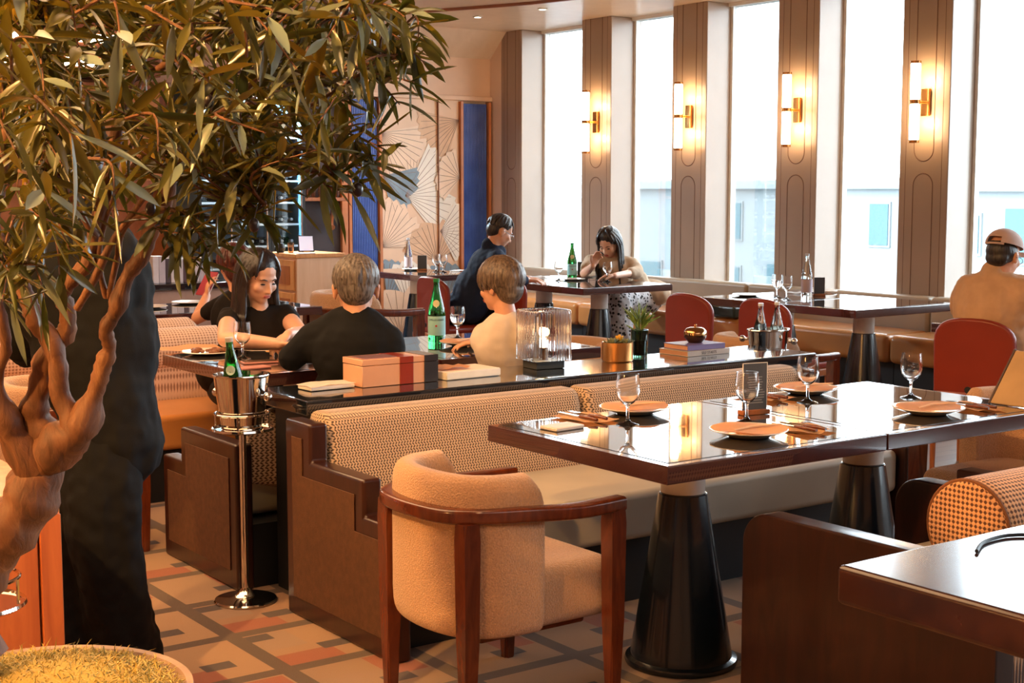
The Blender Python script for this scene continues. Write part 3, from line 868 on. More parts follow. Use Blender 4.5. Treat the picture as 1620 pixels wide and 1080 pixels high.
for (px, py, w, lb) in [(1229, 471, 1, 'left of the two goblets on the window table with the clear bottle'), (1244, 474, 0, 'right of the two goblets, beside the clear bottle on the window table'),
                        (690, 430, 0, 'left of the two goblets on the table before the fan mural'), (701, 431, 0, 'right of the two goblets on the table before the fan mural'),
                        (884, 444, 0, 'goblet left of the green bottle on the window table'), (961, 446, 1, 'water goblet in front of the young woman'),
                        (384, 567, 0, 'goblet on the family table in front of the long haired woman'), (459, 536, 0, 'goblet between the long haired woman and the man in black'),
                        (724, 536, 1, 'half full water goblet beside the green bottle on the family table')]:
    x, y = Zp(px, py, TZ)
    put(gw if w else g0, 'gw' if w else 'g0', x, y, TZ, lb, 'stemmed water goblets')

def napkin_bm(w, d, folds=2, seed=0, h=0.006):
    rnd = random.Random(seed); bm = new_bm(); n = 12; g = []
    for i in range(n + 1):
        row = []
        for j in range(n + 1):
            u, v = i / n - 0.5, j / n - 0.5
            z = h + 0.004 * math.sin(u * 9 + seed) * math.cos(v * 7 + seed * 2) + 0.003 * abs(math.sin(u * folds * PI))
            row.append(bm.verts.new((u * w, v * d * (1 + 0.1 * math.sin(u * 5 + seed)), z)))
        g.append(row)
    for i in range(n):
        for j in range(n): bm.faces.new((g[i][j], g[i + 1][j], g[i + 1][j + 1], g[i][j + 1]))
    r = bmesh.ops.solidify(bm, geom=bm.faces[:], thickness=0.002)
    return bm

def plate_setting(x, y, lab, rz=0, r=0.118, side=1, cutl=True, seed=1, gr='place settings'):
    p = thing('dinner_plate', 'plate with a folded peach napkin ' + lab, 'plate', (x, y, TZ), rz, 'dinner plates with peach napkins')
    obj('plate', lathe([(0, 0.001), (r * 0.5, 0.001), (r * 0.55, 0.004), (r, 0.022), (r * 1.005, 0.0245), (r * 0.97, 0.0245), (r * 0.58, 0.009), (0, 0.008)], 40), ceram, p)
    bm = new_bm(); n = 30; vs = []; c = bm.verts.new((0, 0, 0.030))
    rnd = random.Random(seed)
    for q in (0.5, 1.0):
        ring = []
        for k in range(n):
            a = 2 * PI * k / n; rr = r * 0.99 * q * (0.93 + 0.07 * math.cos(a * 4 + seed) + 0.02 * rnd.random())
            ring.append(bm.verts.new((rr * math.cos(a), rr * math.sin(a), 0.0265 + 0.004 * math.sin(a * 3 + seed) * q + 0.003 * (1 - q))))
        vs.append(ring)
    for k in range(n):
        j = (k + 1) % n; bm.faces.new((c, vs[0][k], vs[0][j])); bm.faces.new((vs[0][k], vs[1][k], vs[1][j], vs[0][j]))
    bmesh.ops.solidify(bm, geom=bm.faces[:], thickness=0.003)
    obj('napkin', bm, napk, p)
    obj('napkin_fold', tube([(-r * 0.8, -r * 0.3, 0.0335), (0, -r * 0.15, 0.0345), (r * 0.85, -r * 0.32, 0.0335)], [0.002, 0.0045, 0.002], 6), napk, p)
    if cutl:
        cx = side * 0.215
        c, s = math.cos(rz), math.sin(rz)
        def w(dx, dy): return (x + c * dx - s * dy, y + s * dx + c * dy)
        m = obj('cutlery_napkin', napkin_bm(0.14, 0.20, 1, seed), napk); m.location = (*w(cx, 0), TZ - 0.001); m.rotation_euler = (0, 0, rz)
        tag(m, 'flat peach napkin under the cutlery ' + lab, 'napkin', 'cutlery napkins')
        for i, kind in enumerate(('knife', 'fork')):
            t = thing(kind, '%s with wooden handle lying on its napkin %s' % (kind, lab), kind, (*w(cx - 0.022 + 0.04 * i, 0), TZ + 0.0125), rz, kind + 's with wooden handles')
            obj('handle', tube([(0, -0.095, 0), (0, -0.06, 0.001), (0, -0.005, 0)], [0.006, 0.0075, 0.0055], 10, flat=(1.5, 1.0)) if False else tube([(0, -0.095, 0), (0, -0.06, 0.001), (0, -0.005, 0)], [0.005, 0.0065, 0.0045], 10), armwood, t)
            if kind == 'knife': b = box(-0.008, 0.008, -0.004, 0.105, -0.001, 0.001, 0.0006, 1)
            else:
                b = tube([(0, -0.005, 0), (0, 0.055, 0)], 0.002, 6); bx(b, -0.010, 0.010, 0.05, 0.068, -0.001, 0.001)
                for q in (-0.0085, -0.003, 0.003, 0.0085): bx(b, q - 0.0012, q + 0.0012, 0.066, 0.102, -0.001, 0.001)
            obj('blade' if kind == 'knife' else 'tines', b, steel, t)
    return p
plate_setting(3.085, 3.605, 'behind the first goblet, against the banquette', 0, side=-1, seed=1)
plate_setting(3.07, 3.06, 'at the front edge of the near table', 0, side=1, seed=3)
plate_setting(3.90, 3.60, 'at the back of the joined tables', 0, side=-1, seed=5)
plate_setting(3.87, 3.03, 'at the right front of the joined tables', 0, side=1, seed=7)
def plain_plate(px, py, lb, r=0.11, cat='plate'):
    x, y = Zp(px, py, TZ); o = obj('dinner_plate', lathe([(0, 0), (r * 0.5, 0), (r, 0.012), (r * 0.97, 0.015), (r * 0.5, 0.005), (0, 0.005)], 32), ceram); o.location = (x, y, TZ)
    tag(o, lb, 'plate', 'side plates on the window tables')
plain_plate(1183, 468, 'plain side plate at the far left of the window table with the clear bottle')
plain_plate(1300, 462, 'plain side plate behind the small menu card on the window table')
plain_plate(655, 427, 'plain side plate under the clear bottle before the mural')
plain_plate(905, 443, 'plain side plate left of the green bottle on the window table')
plain_plate(820, 443, 'plain side plate nearest the navy suited man')
for (px, py, lb) in [(730, 429, 'folded white napkin at the right end of the table before the mural'), (848, 439, 'folded white napkin beside the navy suited man'), (1267, 464, 'folded white napkin behind the goblets on the window table')]:
    x, y = Zp(px, py, TZ); o = obj('napkin', napkin_bm(0.2, 0.12, 2, px, 0.008), mat('white_napkin', 'EDE6E2', 0.8, var=0.03)); o.location = (x, y, TZ); tag(o, lb, 'napkin', 'white napkins')

# family table food
def food_plate(px, py, lb, r, stuff, seed):
    x, y = Zp(px, py, TZ); p = thing('serving_plate', lb, 'plate', (x, y, TZ), 0, 'food plates on the family table')
    obj('plate', lathe([(0, 0.001), (r * 0.55, 0.001), (r, 0.014), (r * 0.97, 0.017), (r * 0.55, 0.006), (0, 0.006)], 36), ceram, p)
    rnd = random.Random(seed); bm = new_bm()
    for k in range(16):
        a = rnd.random() * 6.28; q = rnd.random() ** 0.5 * r * 0.6
        sphere((q * math.cos(a), q * math.sin(a), 0.012 + rnd.random() * 0.012), rnd.uniform(0.01, 0.02), bm, 8, (1, 1.2, 0.6))
    o = obj('food', bm, stuff, p); o['kind'] = 'stuff'
foodm = mat('golden_food', 'D9A25E', 0.6, var=0.3, vscale=60)
food_plate(417, 544, 'plate of golden food under the long haired woman\'s arms', 0.15, foodm, 1)
food_plate(330, 560, 'plate of dark leafy food at the left of the family table', 0.12, mat('dark_food', '7A4A2C', 0.6, var=0.4, vscale=50), 2)
food_plate(728, 548, 'plate with pale bread beside the green bottle', 0.12, foodm, 4) if False else plate_setting(*Zp(735, 547, TZ), 'beside the green bottle on the family table', 0.3, cutl=False, seed=9, r=0.12)
o = obj('bread_board', napkin_bm(0.30, 0.2, 1, 3), napk); o.location = (*Zp(292, 552, TZ), TZ); tag(o, 'flat peach paper mat at the left of the family table', 'napkin')
x, y = Zp(410, 574, TZ); ph = thing('mobile_phone', 'dark screened phone with pale rim lying on the family table', 'phone', (x, y, TZ), -0.2)
obj('case', box(-0.075, 0.075, -0.037, 0.037, 0, 0.009, 0.004, 2), mat('pink_case', 'C98C84', 0.3), ph)
obj('screen', box(-0.07, 0.07, -0.033, 0.033, 0.009, 0.0098), black, ph, smooth=False)
x, y = Zp(400, 583, TZ); ph = thing('mobile_phone', 'pink cased phone lying nearer the edge of the family table', 'phone', (x, y, TZ), 0.1)
obj('case', box(-0.07, 0.07, -0.035, 0.035, 0, 0.009, 0.004, 2), mat('pink_case', 'C98C84', 0.3), ph)

# bottles
def bottle(label, gm, h=0.30, r=0.040, labelcol='9CCFCB', txt=None, neckfoil=None, fill=None, name='water_bottle', cap='1C7A3A'):
    t = thing(name, label, 'bottle')
    k = h / 0.30
    prof = [(0, 0.0), (r * 0.95, 0.0), (r, 0.006), (r, 0.135 * k), (r * 0.93, 0.16 * k), (r * 0.6, 0.215 * k), (r * 0.36, 0.26 * k), (r * 0.34, 0.285 * k), (0, 0.285 * k)]
    obj('bottle_body', lathe(prof, 28), gm, t)
    obj('cap', lathe([(0, 0.285 * k), (r * 0.38, 0.285 * k), (r * 0.38, 0.30 * k), (0, 0.30 * k)], 20), mat('cap_' + cap, cap, 0.3), t)
    if labelcol:
        lb = obj('bottle_label', lathe([(r + 0.0006, 0.035 * k), (r + 0.0008, 0.035 * k), (r + 0.0008, 0.125 * k), (r + 0.0006, 0.125 * k)], 32, close=True), mat('label_' + labelcol, labelcol, 0.5, var=0.03), t)
        if txt:
            bm = text_bm(txt, 0.0125)
            for v in bm.verts:
                a = -PI / 2 - YAW + v.co.x / r; v.co = Vector(((r + 0.0012 + v.co.z) * math.cos(a), (r + 0.0012 + v.co.z) * math.sin(a), 0.108 * k + v.co.y))
            obj('lettering', bm, mat('label_ink', '1E3E5C', 0.6), lb, smooth=False)
            st = new_bm(); bmesh.ops.create_circle(st, cap_ends=True, radius=0.006, segments=5)
            for v in st.verts:
                a = -PI / 2 - YAW + v.co.x / r; v.co = Vector(((r + 0.0012) * math.cos(a), (r + 0.0012) * math.sin(a), 0.08 * k + v.co.y))
            obj('star', st, mat('label_red', 'B83A2A', 0.6), lb, smooth=False)
    return t
def neck_oval(t, r, h, colh='D8D3A0'):
    st = new_bm(); bmesh.ops.create_circle(st, cap_ends=True, radius=0.017, segments=24)
    for v in st.verts:
        zz = 0.185 * h / 0.3 + v.co.y * 1.0; rr = r * (0.93 + (0.6 - 0.93) * (zz - 0.16 * h / 0.3) / (0.055 * h / 0.3)) + 0.0026
        a = -PI / 2 - YAW + v.co.x / max(rr, 0.02); v.co = Vector((rr * math.cos(a), rr * math.sin(a), zz))
    obj('neck_label', st, mat('neck_' + colh, colh, 0.5), t, smooth=False)
b1 = bottle('tall green glass water bottle with pale blue label on the family table', greeng, 0.31, 0.042, txt='S.PELLEGRINO'); b1.location = (*Zp(691, 541, TZ), TZ); neck_oval(b1, 0.042, 0.31)
b2 = bottle('green glass water bottle with pale label on the young woman\'s window table', greeng, 0.30, 0.040, txt='S.PELLEGRINO'); b2.location = (*Zp(905, 441, TZ), TZ); neck_oval(b2, 0.04, 0.30)
pale = glass('pale_glass', (0.90, 0.96, 0.98, 1))
b4 = bottle('clear water bottle with pink label on the empty window table', pale, 0.30, 0.038, 'C9B6C0', cap='B8BEC6'); b4.location = (*Zp(1276, 470, TZ), TZ)
b5 = bottle('clear water bottle on the table before the fan mural', pale, 0.30, 0.036, 'D8C8CC', cap='C8CDD2'); b5.location = (*Zp(646, 428, TZ), TZ)

# menu cards
def menu(x, y, rz, label, h=0.17, w=0.095, lines=True):
    t = thing('menu_card', label, 'menu card', (x, y, TZ), rz)
    obj('card', box(-w / 2, w / 2, -0.0015, 0.0015, 0.012, h), mat('menu_charcoal', '4A4C50', 0.5), t, smooth=False)
    fr = tube([(-w / 2, 0, 0.02), (-w / 2, 0, h), (w / 2, 0, h), (w / 2, 0, 0.02)], 0.0022, 6); obj('rim', fr, mat('rim_white', 'E6DFD8', 0.4), t)
    obj('stand', box(-w / 2 - 0.008, w / 2 + 0.004, -0.018, 0.018, 0, 0.016, 0.002, 1), warmwood, t)
    if lines:
        ln = new_bm(); rnd = random.Random(4)
        for k in range(11):
            zz = h * 0.72 - k * 0.0085; l = w * rnd.uniform(0.25, 0.42); bx(ln, -l, l, -0.0022, -0.0015, zz, zz + 0.0022)
        obj('printed_lines', ln, mat('print_grey', '9C9C9A', 0.6), t, smooth=False)
    return t
menu(3.395, 3.36, -YAW * 0.3, 'charcoal menu card in a white rimmed stand on the near table')
x, y = Zp(1296, 468, TZ); menu(x, y, -YAW, 'small dark menu card beside the clear bottle on the window table', 0.13, 0.075, False)
x, y = Zp(668, 428, TZ); menu(x, y, -YAW, 'small dark menu card on the table before the fan mural', 0.14, 0.085, False)
x, y = Zp(922, 438, TZ); menu(x, y, -YAW, 'small grey menu card behind the green bottle on the window table', 0.13, 0.09, False)
# leaning menu tablet at the right end of the joined tables
t = thing('menu_board', 'tan backed menu board leaning up at the right end of the joined tables', 'menu board', (4.235, 2.93, TZ))
bm = box(0, 0.22, -0.12, 0.12, 0, 0.008, 0.002, 1); bmesh.ops.rotate(bm, verts=bm.verts, cent=(0, 0, 0), matrix=Matrix.Rotation(-math.radians(52), 3, 'Y'))
obj('board', bm, mat('tan_board', 'A88A62', 0.5), t)
bm = box(-0.004, 0.224, 0.12, 0.128, -0.001, 0.010, 0.001, 1); bmesh.ops.rotate(bm, verts=bm.verts, cent=(0, 0, 0), matrix=Matrix.Rotation(-math.radians(52), 3, 'Y'))
obj('edge', bm, mat('dark_edge', '4A3B33', 0.4), t)
o = obj('paper_card', box(-0.06, 0.06, -0.04, 0.04, 0, 0.012, 0.003, 1), mat('pale_card', 'D9CFC6', 0.4)); o.location = (2.70, 3.50, TZ); o.rotation_euler = (0, 0, 0.1); tag(o, 'small pale box by the knife at the left edge of the near table', 'box')

# ---- console objects
CZ = 0.7405
o = obj('folded_napkin', join(napkin_bm(0.20, 0.11, 2, 2, 0.018), box(-0.095, 0.095, -0.05, 0.05, 0.001, 0.016, 0.005, 2)), mat('white_napkin', 'EDE6E2', 0.8, var=0.03)); o.location = (2.545, 4.745, CZ); o.rotation_euler = (0, 0, 0.05)
tag(o, 'folded white napkin on the console by the striped box', 'napkin')
t = thing('striped_box', 'peach lacquered box with rust and dark stripes on the console', 'box', (2.825, 4.745, CZ))
bw, bd, bh = 0.168, 0.075, 0.105
peach = mat('peach_lacquer', 'D6A283', 0.2, var=0.05, coat=0.5)
obj('box_body', box(-bw, bw, -bd, bd, 0, bh * 0.76, 0.002, 1), peach, t)
lid = obj('lid', box(-bw - 0.001, bw + 0.001, -bd - 0.001, bd + 0.001, bh * 0.775, bh, 0.002, 1), peach, t)
for (a, b, cc, nm) in ((-0.005, 0.055, '8E2F1A', 'rust_stripe'), (0.105, 0.1675, '2C2A2E', 'dark_stripe')):
    s = box(a, b, -bd - 0.0025, bd + 0.0025, 0.001, bh * 0.76, 0.0005, 1); bx(s, a, b, -bd - 0.003, bd + 0.003, bh * 0.78, bh + 0.0012)
    obj('stripe', s, mat(nm, cc, 0.25, coat=0.4), t)
obj('lid_inlay', box(-bw + 0.02, 0.0, -bd + 0.02, bd - 0.02, bh, bh + 0.0015), mat('plum_inlay', '8E6C74', 0.12), lid, smooth=False)
t = thing('book', 'large white book lying on the console with a peach paper on it', 'book', (3.155, 4.75, CZ), 0.03)
obj('cover', box(-0.13, 0.13, -0.085, 0.085, 0, 0.032, 0.002, 1), mat('book_white', 'E4DDD2', 0.45, var=0.03), t)
obj('pages', box(-0.127, 0.131, -0.0865, 0.082, 0.004, 0.028), mat('page_white', 'F1ECE2', 0.7), t, smooth=False)
o = obj('crumpled_paper', napkin_bm(0.14, 0.10, 3, 8, 0.010), mat('peach_paper', 'E0AE88', 0.5)); o.location = (3.10, 4.75, CZ + 0.031); tag(o, 'crumpled peach paper lying on the white book', 'paper')

# ribbed lamp
t = thing('table_lamp', 'square ribbed glass lamp with glowing candle bulb on a dark base on the console', 'lamp', (3.585, 4.775, CZ), -0.12)
obj('lamp_base', box(-0.068, 0.068, -0.06, 0.06, 0.0, 0.034, 0.004, 2), mat('lamp_base_grey', '3A3F42', 0.35), t)
ribg = glass('ribbed_glass', (0.98, 0.97, 0.97, 1))
def ribwall():
    W = 0.088; R = 0.018; pts = []
    n = 96
    # rounded square outline with ribs
    base = []
    seg = [((-W + R, -W), (W - R, -W)), ((W, -W + R), (W, W - R)), ((W - R, W), (-W + R, W)), ((-W, W - R), (-W, -W + R))]
    cs = [(W - R, -W + R, -PI / 2), (W - R, W - R, 0), (-W + R, W - R, PI / 2), (-W + R, -W + R, PI)]
    for i in range(4):
        (a, b), (c, d) = seg[i]
        for k in range(40): base.append((a + (c - a) * k / 40, b + (d - b) * k / 40, i))
        cx, cy, a0 = cs[i]
        for k in range(6): base.append((cx + R * math.cos(a0 + PI / 2 * k / 6), cy + R * math.sin(a0 + PI / 2 * k / 6), -1))
    out = []
    for j, (x, y, s) in enumerate(base):
        f = 1 + 0.030 * abs(math.sin(j * PI / 4)) ; out.append((x * f, y * f))
    return out
outer = ribwall(); bm = new_bm(); L = []
z0, z1 = 0.036, 0.245
for (f, z) in ((1, z0), (1, z0 + 0.003), (1, z1 - 0.014), (0.985, z1 - 0.004), (0.94, z1), (0.90, z1), (0.90, z1 - 0.006), (0.93, z1 - 0.016), (0.93, z0)):
    L.append([bm.verts.new((x * f, y * f, z)) for (x, y) in outer])
m_ = len(outer)
for A_, B_ in zip(L + [], L[1:] + [L[0]]):
    for k in range(m_): bm.faces.new((A_[k], A_[(k + 1) % m_], B_[(k + 1) % m_], B_[k]))
bmesh.ops.recalc_face_normals(bm, faces=bm.faces)
obj('glass_shade', bm, ribg, t, ang=80)
obj('candle_tube', lathe([(0, 0.034), (0.014, 0.034), (0.014, 0.085), (0, 0.085)], 20), mat('candle_bronze', '7A5636', 0.35, metal=0.6), t)
obj('bulb', lathe([(0, 0.085), (0.009, 0.086), (0.014, 0.105), (0.009, 0.125), (0, 0.132)], 16), emis('bulb_glow', (1, 0.72, 0.4), 14), t)
light('table_lamp_light', 'POINT', (3.585, 4.775, CZ + 0.15), 2.2, (1, 0.6, 0.28), size=0.02)

# copper pot with succulent
t = thing('potted_succulent', 'grey green succulent with a yellow heart in a round copper pot on the console', 'plant', (3.985, 4.775, CZ))
obj('pot', lathe([(0, 0), (0.052, 0), (0.056, 0.006), (0.056, 0.072), (0.053, 0.073), (0.051, 0.068), (0.051, 0.058), (0, 0.058)], 40), mat('copper_gold', 'C98A4E', 0.3, metal=0.85, var=0.04), t)
suc = new_bm(); yel = new_bm(); rnd = random.Random(5)
def leafblade(bm, base, d, up, L_, w, th, curl=0.3):
    d = Vector(d).normalized(); s = d.cross(Vector(up)).normalized(); u = s.cross(d)
    n = 6; rows = []
    for i in range(n + 1):
        q = i / n; ww = w * math.sin(PI * min(0.98, 0.12 + 0.88 * q)) ** 0.7; c = Vector(base) + d * L_ * q + u * curl * L_ * q * q
        if i == n: rows.append([bm.verts.new(c)])
        else: rows.append([bm.verts.new(c - s * ww / 2), bm.verts.new(c + u * th), bm.verts.new(c + s * ww / 2), bm.verts.new(c - u * th)])
    for A_, B_ in zip(rows, rows[1:]):
        for k in range(4):
            j = (k + 1) % 4
            if len(B_) == 1: bm.faces.new((A_[k], A_[j], B_[0]))
            else: bm.faces.new((A_[k], A_[j], B_[j], B_[k]))
for (cx, cy, sc) in ((-0.022, 0.0, 1.0), (0.012, 0.02, 0.8), (0.028, -0.015, 0.85)):
    for ring, (nl, el, ll) in enumerate(((9, 12, 0.040), (8, 35, 0.034), (6, 60, 0.026))):
        for k in range(nl):
            a = 2 * PI * (k + 0.5 * ring) / nl; e = math.radians(el)
            leafblade(suc, (cx, cy, 0.062), (math.cos(a) * math.cos(e), math.sin(a) * math.cos(e), math.sin(e)), (0, 0, 1), ll * sc, 0.017 * sc, 0.002)
for k in range(16):
    a = 2 * PI * k / 8 + (k > 7) * 0.4; e = math.radians(40 if k < 8 else 65)
    leafblade(yel, (0.006, -0.004, 0.074), (math.cos(a) * math.cos(e), math.sin(a) * math.cos(e), math.sin(e)), (0, 0, 1), 0.026, 0.014, 0.002)
obj('rosette_leaves', suc, mat('succulent_green', '6E7355', 0.5, var=0.25, vscale=40), t)
obj('yellow_flower', yel, mat('succulent_yellow', 'D9A21E', 0.5, var=0.15), t)
t.scale = (1.22, 1.22, 1.15)
obj('soil', lathe([(0, 0.058), (0.05, 0.058), (0.05, 0.060), (0, 0.062)], 20), mat('soil_dark', '2A2018', 0.9), t)
# glass with spiky plant
t = thing('potted_grass', 'spiky green plant in a dark green glass behind the copper pot', 'plant', (4.175, 4.85, CZ))
obj('glass_pot', lathe([(0, 0), (0.030, 0), (0.033, 0.1), (0.031, 0.1), (0.028, 0.006), (0, 0.006)], 28), glass('dark_green_glass', (0.12, 0.30, 0.20, 1)), t)
obj('soil', lathe([(0, 0.008), (0.027, 0.008), (0.029, 0.06), (0, 0.06)], 20), mat('soil_green', '23301F', 0.9), t)
sp_ = new_bm()
for k in range(90):
    a = rnd.random() * 2 * PI; e = math.radians(rnd.uniform(25, 88)); base = (0.008 * math.cos(a), 0.008 * math.sin(a), 0.09 + rnd.random() * 0.05)
    leafblade(sp_, base, (math.cos(a) * math.cos(e), math.sin(a) * math.cos(e), math.sin(e)), (math.cos(a + 1), math.sin(a + 1), 0.3), rnd.uniform(0.045, 0.085), 0.006, 0.0008, rnd.uniform(-0.2, 0.1))
for k in range(9):
    a = rnd.random() * 6.28; tube([(0.006 * math.cos(a), 0.006 * math.sin(a), 0.05), (0.014 * math.cos(a), 0.014 * math.sin(a), 0.14)], 0.0012, 5, sp_)
t.scale = (1.2, 1.2, 1.2)
obj('spiky_leaves', sp_, mat('spiky_green', '6F8A3E', 0.5, var=0.3, vscale=50), t)
# books and bowl
def book(label, w, d, h, z, cov, pg, rz, txt=None):
    t = thing('book', label, 'book', (4.46, 4.80, z), rz, 'books under the brass bowl')
    obj('pages', box(-w / 2 + 0.002, w / 2 - 0.002, -d / 2 + 0.004, d / 2 - 0.003, 0.003, h - 0.003), mat('page_' + pg, pg, 0.7), t, smooth=False)
    c = box(-w / 2, w / 2, -d / 2, d / 2, 0, 0.003, 0.001, 1); bx(c, -w / 2, w / 2, -d / 2, d / 2, h - 0.003, h, 0.001, 1); bx(c, -w / 2, w / 2, -d / 2, -d / 2 + 0.004, 0.0005, h - 0.0005)
    cv = obj('cover', c, mat('cover_' + cov, cov, 0.4), t)
    if txt:
        bm = text_bm(txt, h * 0.78)
        for v in bm.verts: v.co = Vector((v.co.x * 0.9, -d / 2 - 0.0006 - v.co.z, h / 2 + v.co.y))
        obj('spine_lettering', bm, mat('spine_ink', '3A3A3E', 0.6), cv, smooth=False)
book('pale book, lower of the pair on the console under the brass bowl', 0.26, 0.19, 0.024, CZ, 'B8AFA8', 'B98A70', 0.02, 'SELF STARTS')
book('purple book, upper of the pair on the console under the brass bowl', 0.225, 0.165, 0.024, CZ + 0.0245, '6E6396', 'C09078', -0.01)
t = thing('brass_bowl', 'lidded brass and dark banded bowl standing on the purple book', 'bowl', (4.465, 4.80, CZ + 0.049))
obj('bowl', lathe([(0, 0), (0.026, 0), (0.031, 0.006), (0.042, 0.018), (0.044, 0.030), (0, 0.030)], 32), mat('bowl_bronze', '6A4A30', 0.18, metal=0.9), t)
t.scale = (1.18, 1.18, 1.18)
l_ = obj('lid', lathe([(0.044, 0.030), (0.0445, 0.036), (0.042, 0.046), (0.034, 0.055), (0.020, 0.059), (0, 0.060)], 32), mat('bowl_gold', 'C79A6A', 0.12, metal=1), t)
obj('knob', sphere((0, 0, 0.066), 0.0055, lathe([(0, 0.058), (0.004, 0.058), (0.003, 0.063), (0, 0.063)], 12)), brass, l_)

# ---- wine buckets on stands
def bucket(label, loc, h=0.185, r0=0.072, r1=0.098, oval=1.0):
    t = thing('ice_bucket', label, 'bucket', loc)
    bm = lathe([(0, 0), (r0, 0), (r0 + 0.003, 0.004), (r1, h - 0.012), (r1 + 0.005, h - 0.004), (r1 + 0.004, h), (r1 - 0.002, h - 0.002), (r1 - 0.003, h - 0.012), (r0, 0.008), (0, 0.008)], 40)
    for v in bm.verts: v.co.x *= oval
    obj('bucket_body', bm, chrome, t)
    a = -YAW + 0.25
    for s in (0.1, PI + 0.1):
        d = Vector((math.cos(a + s - 0.9), math.sin(a + s - 0.9), 0)); p = d * r1 * (oval if oval > 1 else 1) * 0.98 + Vector((0, 0, h * 0.62))
        bm = sphere((p + d * 0.024), 0.017, tube([p - d * 0.004, p + d * 0.012], 0.007, 10), 20)
        obj('knob', bm, chrome, t)
    return t
def bucket_stand(label, x, y, H=0.655):
    t = thing('bucket_stand', label, 'stand', (x, y, 0))
    obj('stand_base', lathe([(0, 0), (0.112, 0), (0.114, 0.006), (0.110, 0.011), (0.05, 0.016), (0.028, 0.03), (0.017, 0.05), (0, 0.05)], 40), chrome, t)
    obj('stand_pole', lathe([(0, 0.04), (0.013, 0.04), (0.013, H - 0.02), (0.03, H - 0.012), (0.03, H - 0.006), (0, H - 0.006)], 20), chrome, t)
    r = 0.105
    obj('tray', lathe([(0, H - 0.008), (r, H - 0.008), (r + 0.006, H - 0.003), (r + 0.004, H + 0.004), (r, H - 0.002), (0, H - 0.003)], 40), chrome, t)
    obj('gallery_ring', tube([((r - 0.008) * math.cos(a), (r - 0.008) * math.sin(a), H + 0.055) for a in [2 * PI * k / 40 for k in range(40)]], 0.004, 8, closed=True), chrome, t)
    for k in range(4):
        a = 2 * PI * k / 4 - 0.6
        obj('gallery_post', tube([((r - 0.008) * math.cos(a), (r - 0.008) * math.sin(a), H), ((r - 0.008) * math.cos(a), (r - 0.008) * math.sin(a), H + 0.055)], 0.0035, 8), chrome, t)
    return t
SX, SY = 2.175, 4.69
bucket_stand('polished steel bucket stand on the carpet between the two stepped banquette ends', SX, SY, 0.632)
bucket('steel ice bucket holding the green bottle on the tall stand', (SX, SY, 0.630), h=0.20)
b3 = bottle('green glass bottle with white oval neck label in the ice bucket on the stand', greeng, 0.29, 0.038, None, cap='C8BCB0'); b3.location = (SX - 0.028, SY - 0.02, 0.675); b3.rotation_euler = (0.02, -0.10, 0)
b3.location.z = 0.675
neck_oval(b3, 0.038, 0.29, 'B9D0BE')
p2_ = ray(-45, 955, 3.0)
bucket_stand('polished steel bucket stand at the edge of view in front of the orange cabinet', p2_.x, p2_.y, 0.62)
bk = bucket('oval steel ice bucket with two clear bottles at the end of the console', (4.86, 4.66, 0.62), h=0.15, r0=0.07, r1=0.085, oval=1.35)
bucket_stand('steel bucket stand behind the right end of the console', 5.19, 5.05, 0.582)
bk.location = (5.19, 5.05, 0.642)
for k, (dx, lb) in enumerate(((-0.055, 'clear bottle in the oval ice bucket, the one towards the books'), (0.06, 'clear bottle in the oval ice bucket, the one towards the grey chair'))):
    b = bottle(lb, pale, 0.27, 0.036, None, cap='D8DDE2'); b.location = (5.19 + dx, 5.05, 0.652); b['group'] = 'clear bottles in the oval bucket'

o = obj('cable', tube(smooth_path([(*Zp(1545, 872, 0.744), 0.7445), (*Zp(1556, 858, 0.744), 0.7445), (*Zp(1588, 848, 0.744), 0.7445), (*Zp(1625, 846, 0.744), 0.7445), (*Zp(1660, 848, 0.744), 0.7445)], 8), 0.004, 8), blackmat)
tag(o, 'thin black cable curving across the nearest dark table', 'cable')

# ================================================================ PEOPLE
RT = Vector((math.cos(YAW), -math.sin(YAW), 0)); FW = Vector((math.sin(YAW), math.cos(YAW), 0)); UP = Vector((0, 0, 1))

def ball(bm, c, r, M=None, seg=14):
    """ellipsoid: r=(a,b,c) along the axes of M (or world axes)"""
    if isinstance(r, (int, float)): r = (r, r, r)
    own = new_bm(); bmesh.ops.create_uvsphere(own, u_segments=seg, v_segments=seg - 4, radius=1)
    for v in own.verts:
        q = Vector((v.co.x * r[0], v.co.y * r[1], v.co.z * r[2]))
        if M is not None: q = M @ q
        v.co = Vector(c) + q
    join(bm, own)
def limb(bm, pts, rad, seg=12):
    P = [Vector(p) for p in pts]
    ex = smooth_path(P, 5) if len(P) > 2 else [P[0].lerp(P[1], k / 5) for k in range(6)]
    n = len(ex); R = []
    for i in range(n):
        q = i / (n - 1) * (len(rad) - 1); k = min(int(q), len(rad) - 2); R.append(rad[k] + (rad[k + 1] - rad[k]) * (q - k))
    tube(ex, R, seg, bm)
    ball(bm, ex[0], R[0], seg=10); ball(bm, ex[-1], R[-1], seg=10)
def frame(f, u=UP):
    """matrix with columns side, forward, up"""
    f = Vector(f).normalized(); s = f.cross(Vector(u)).normalized(); uu = s.cross(f)
    return Matrix((s, f, uu)).transposed()
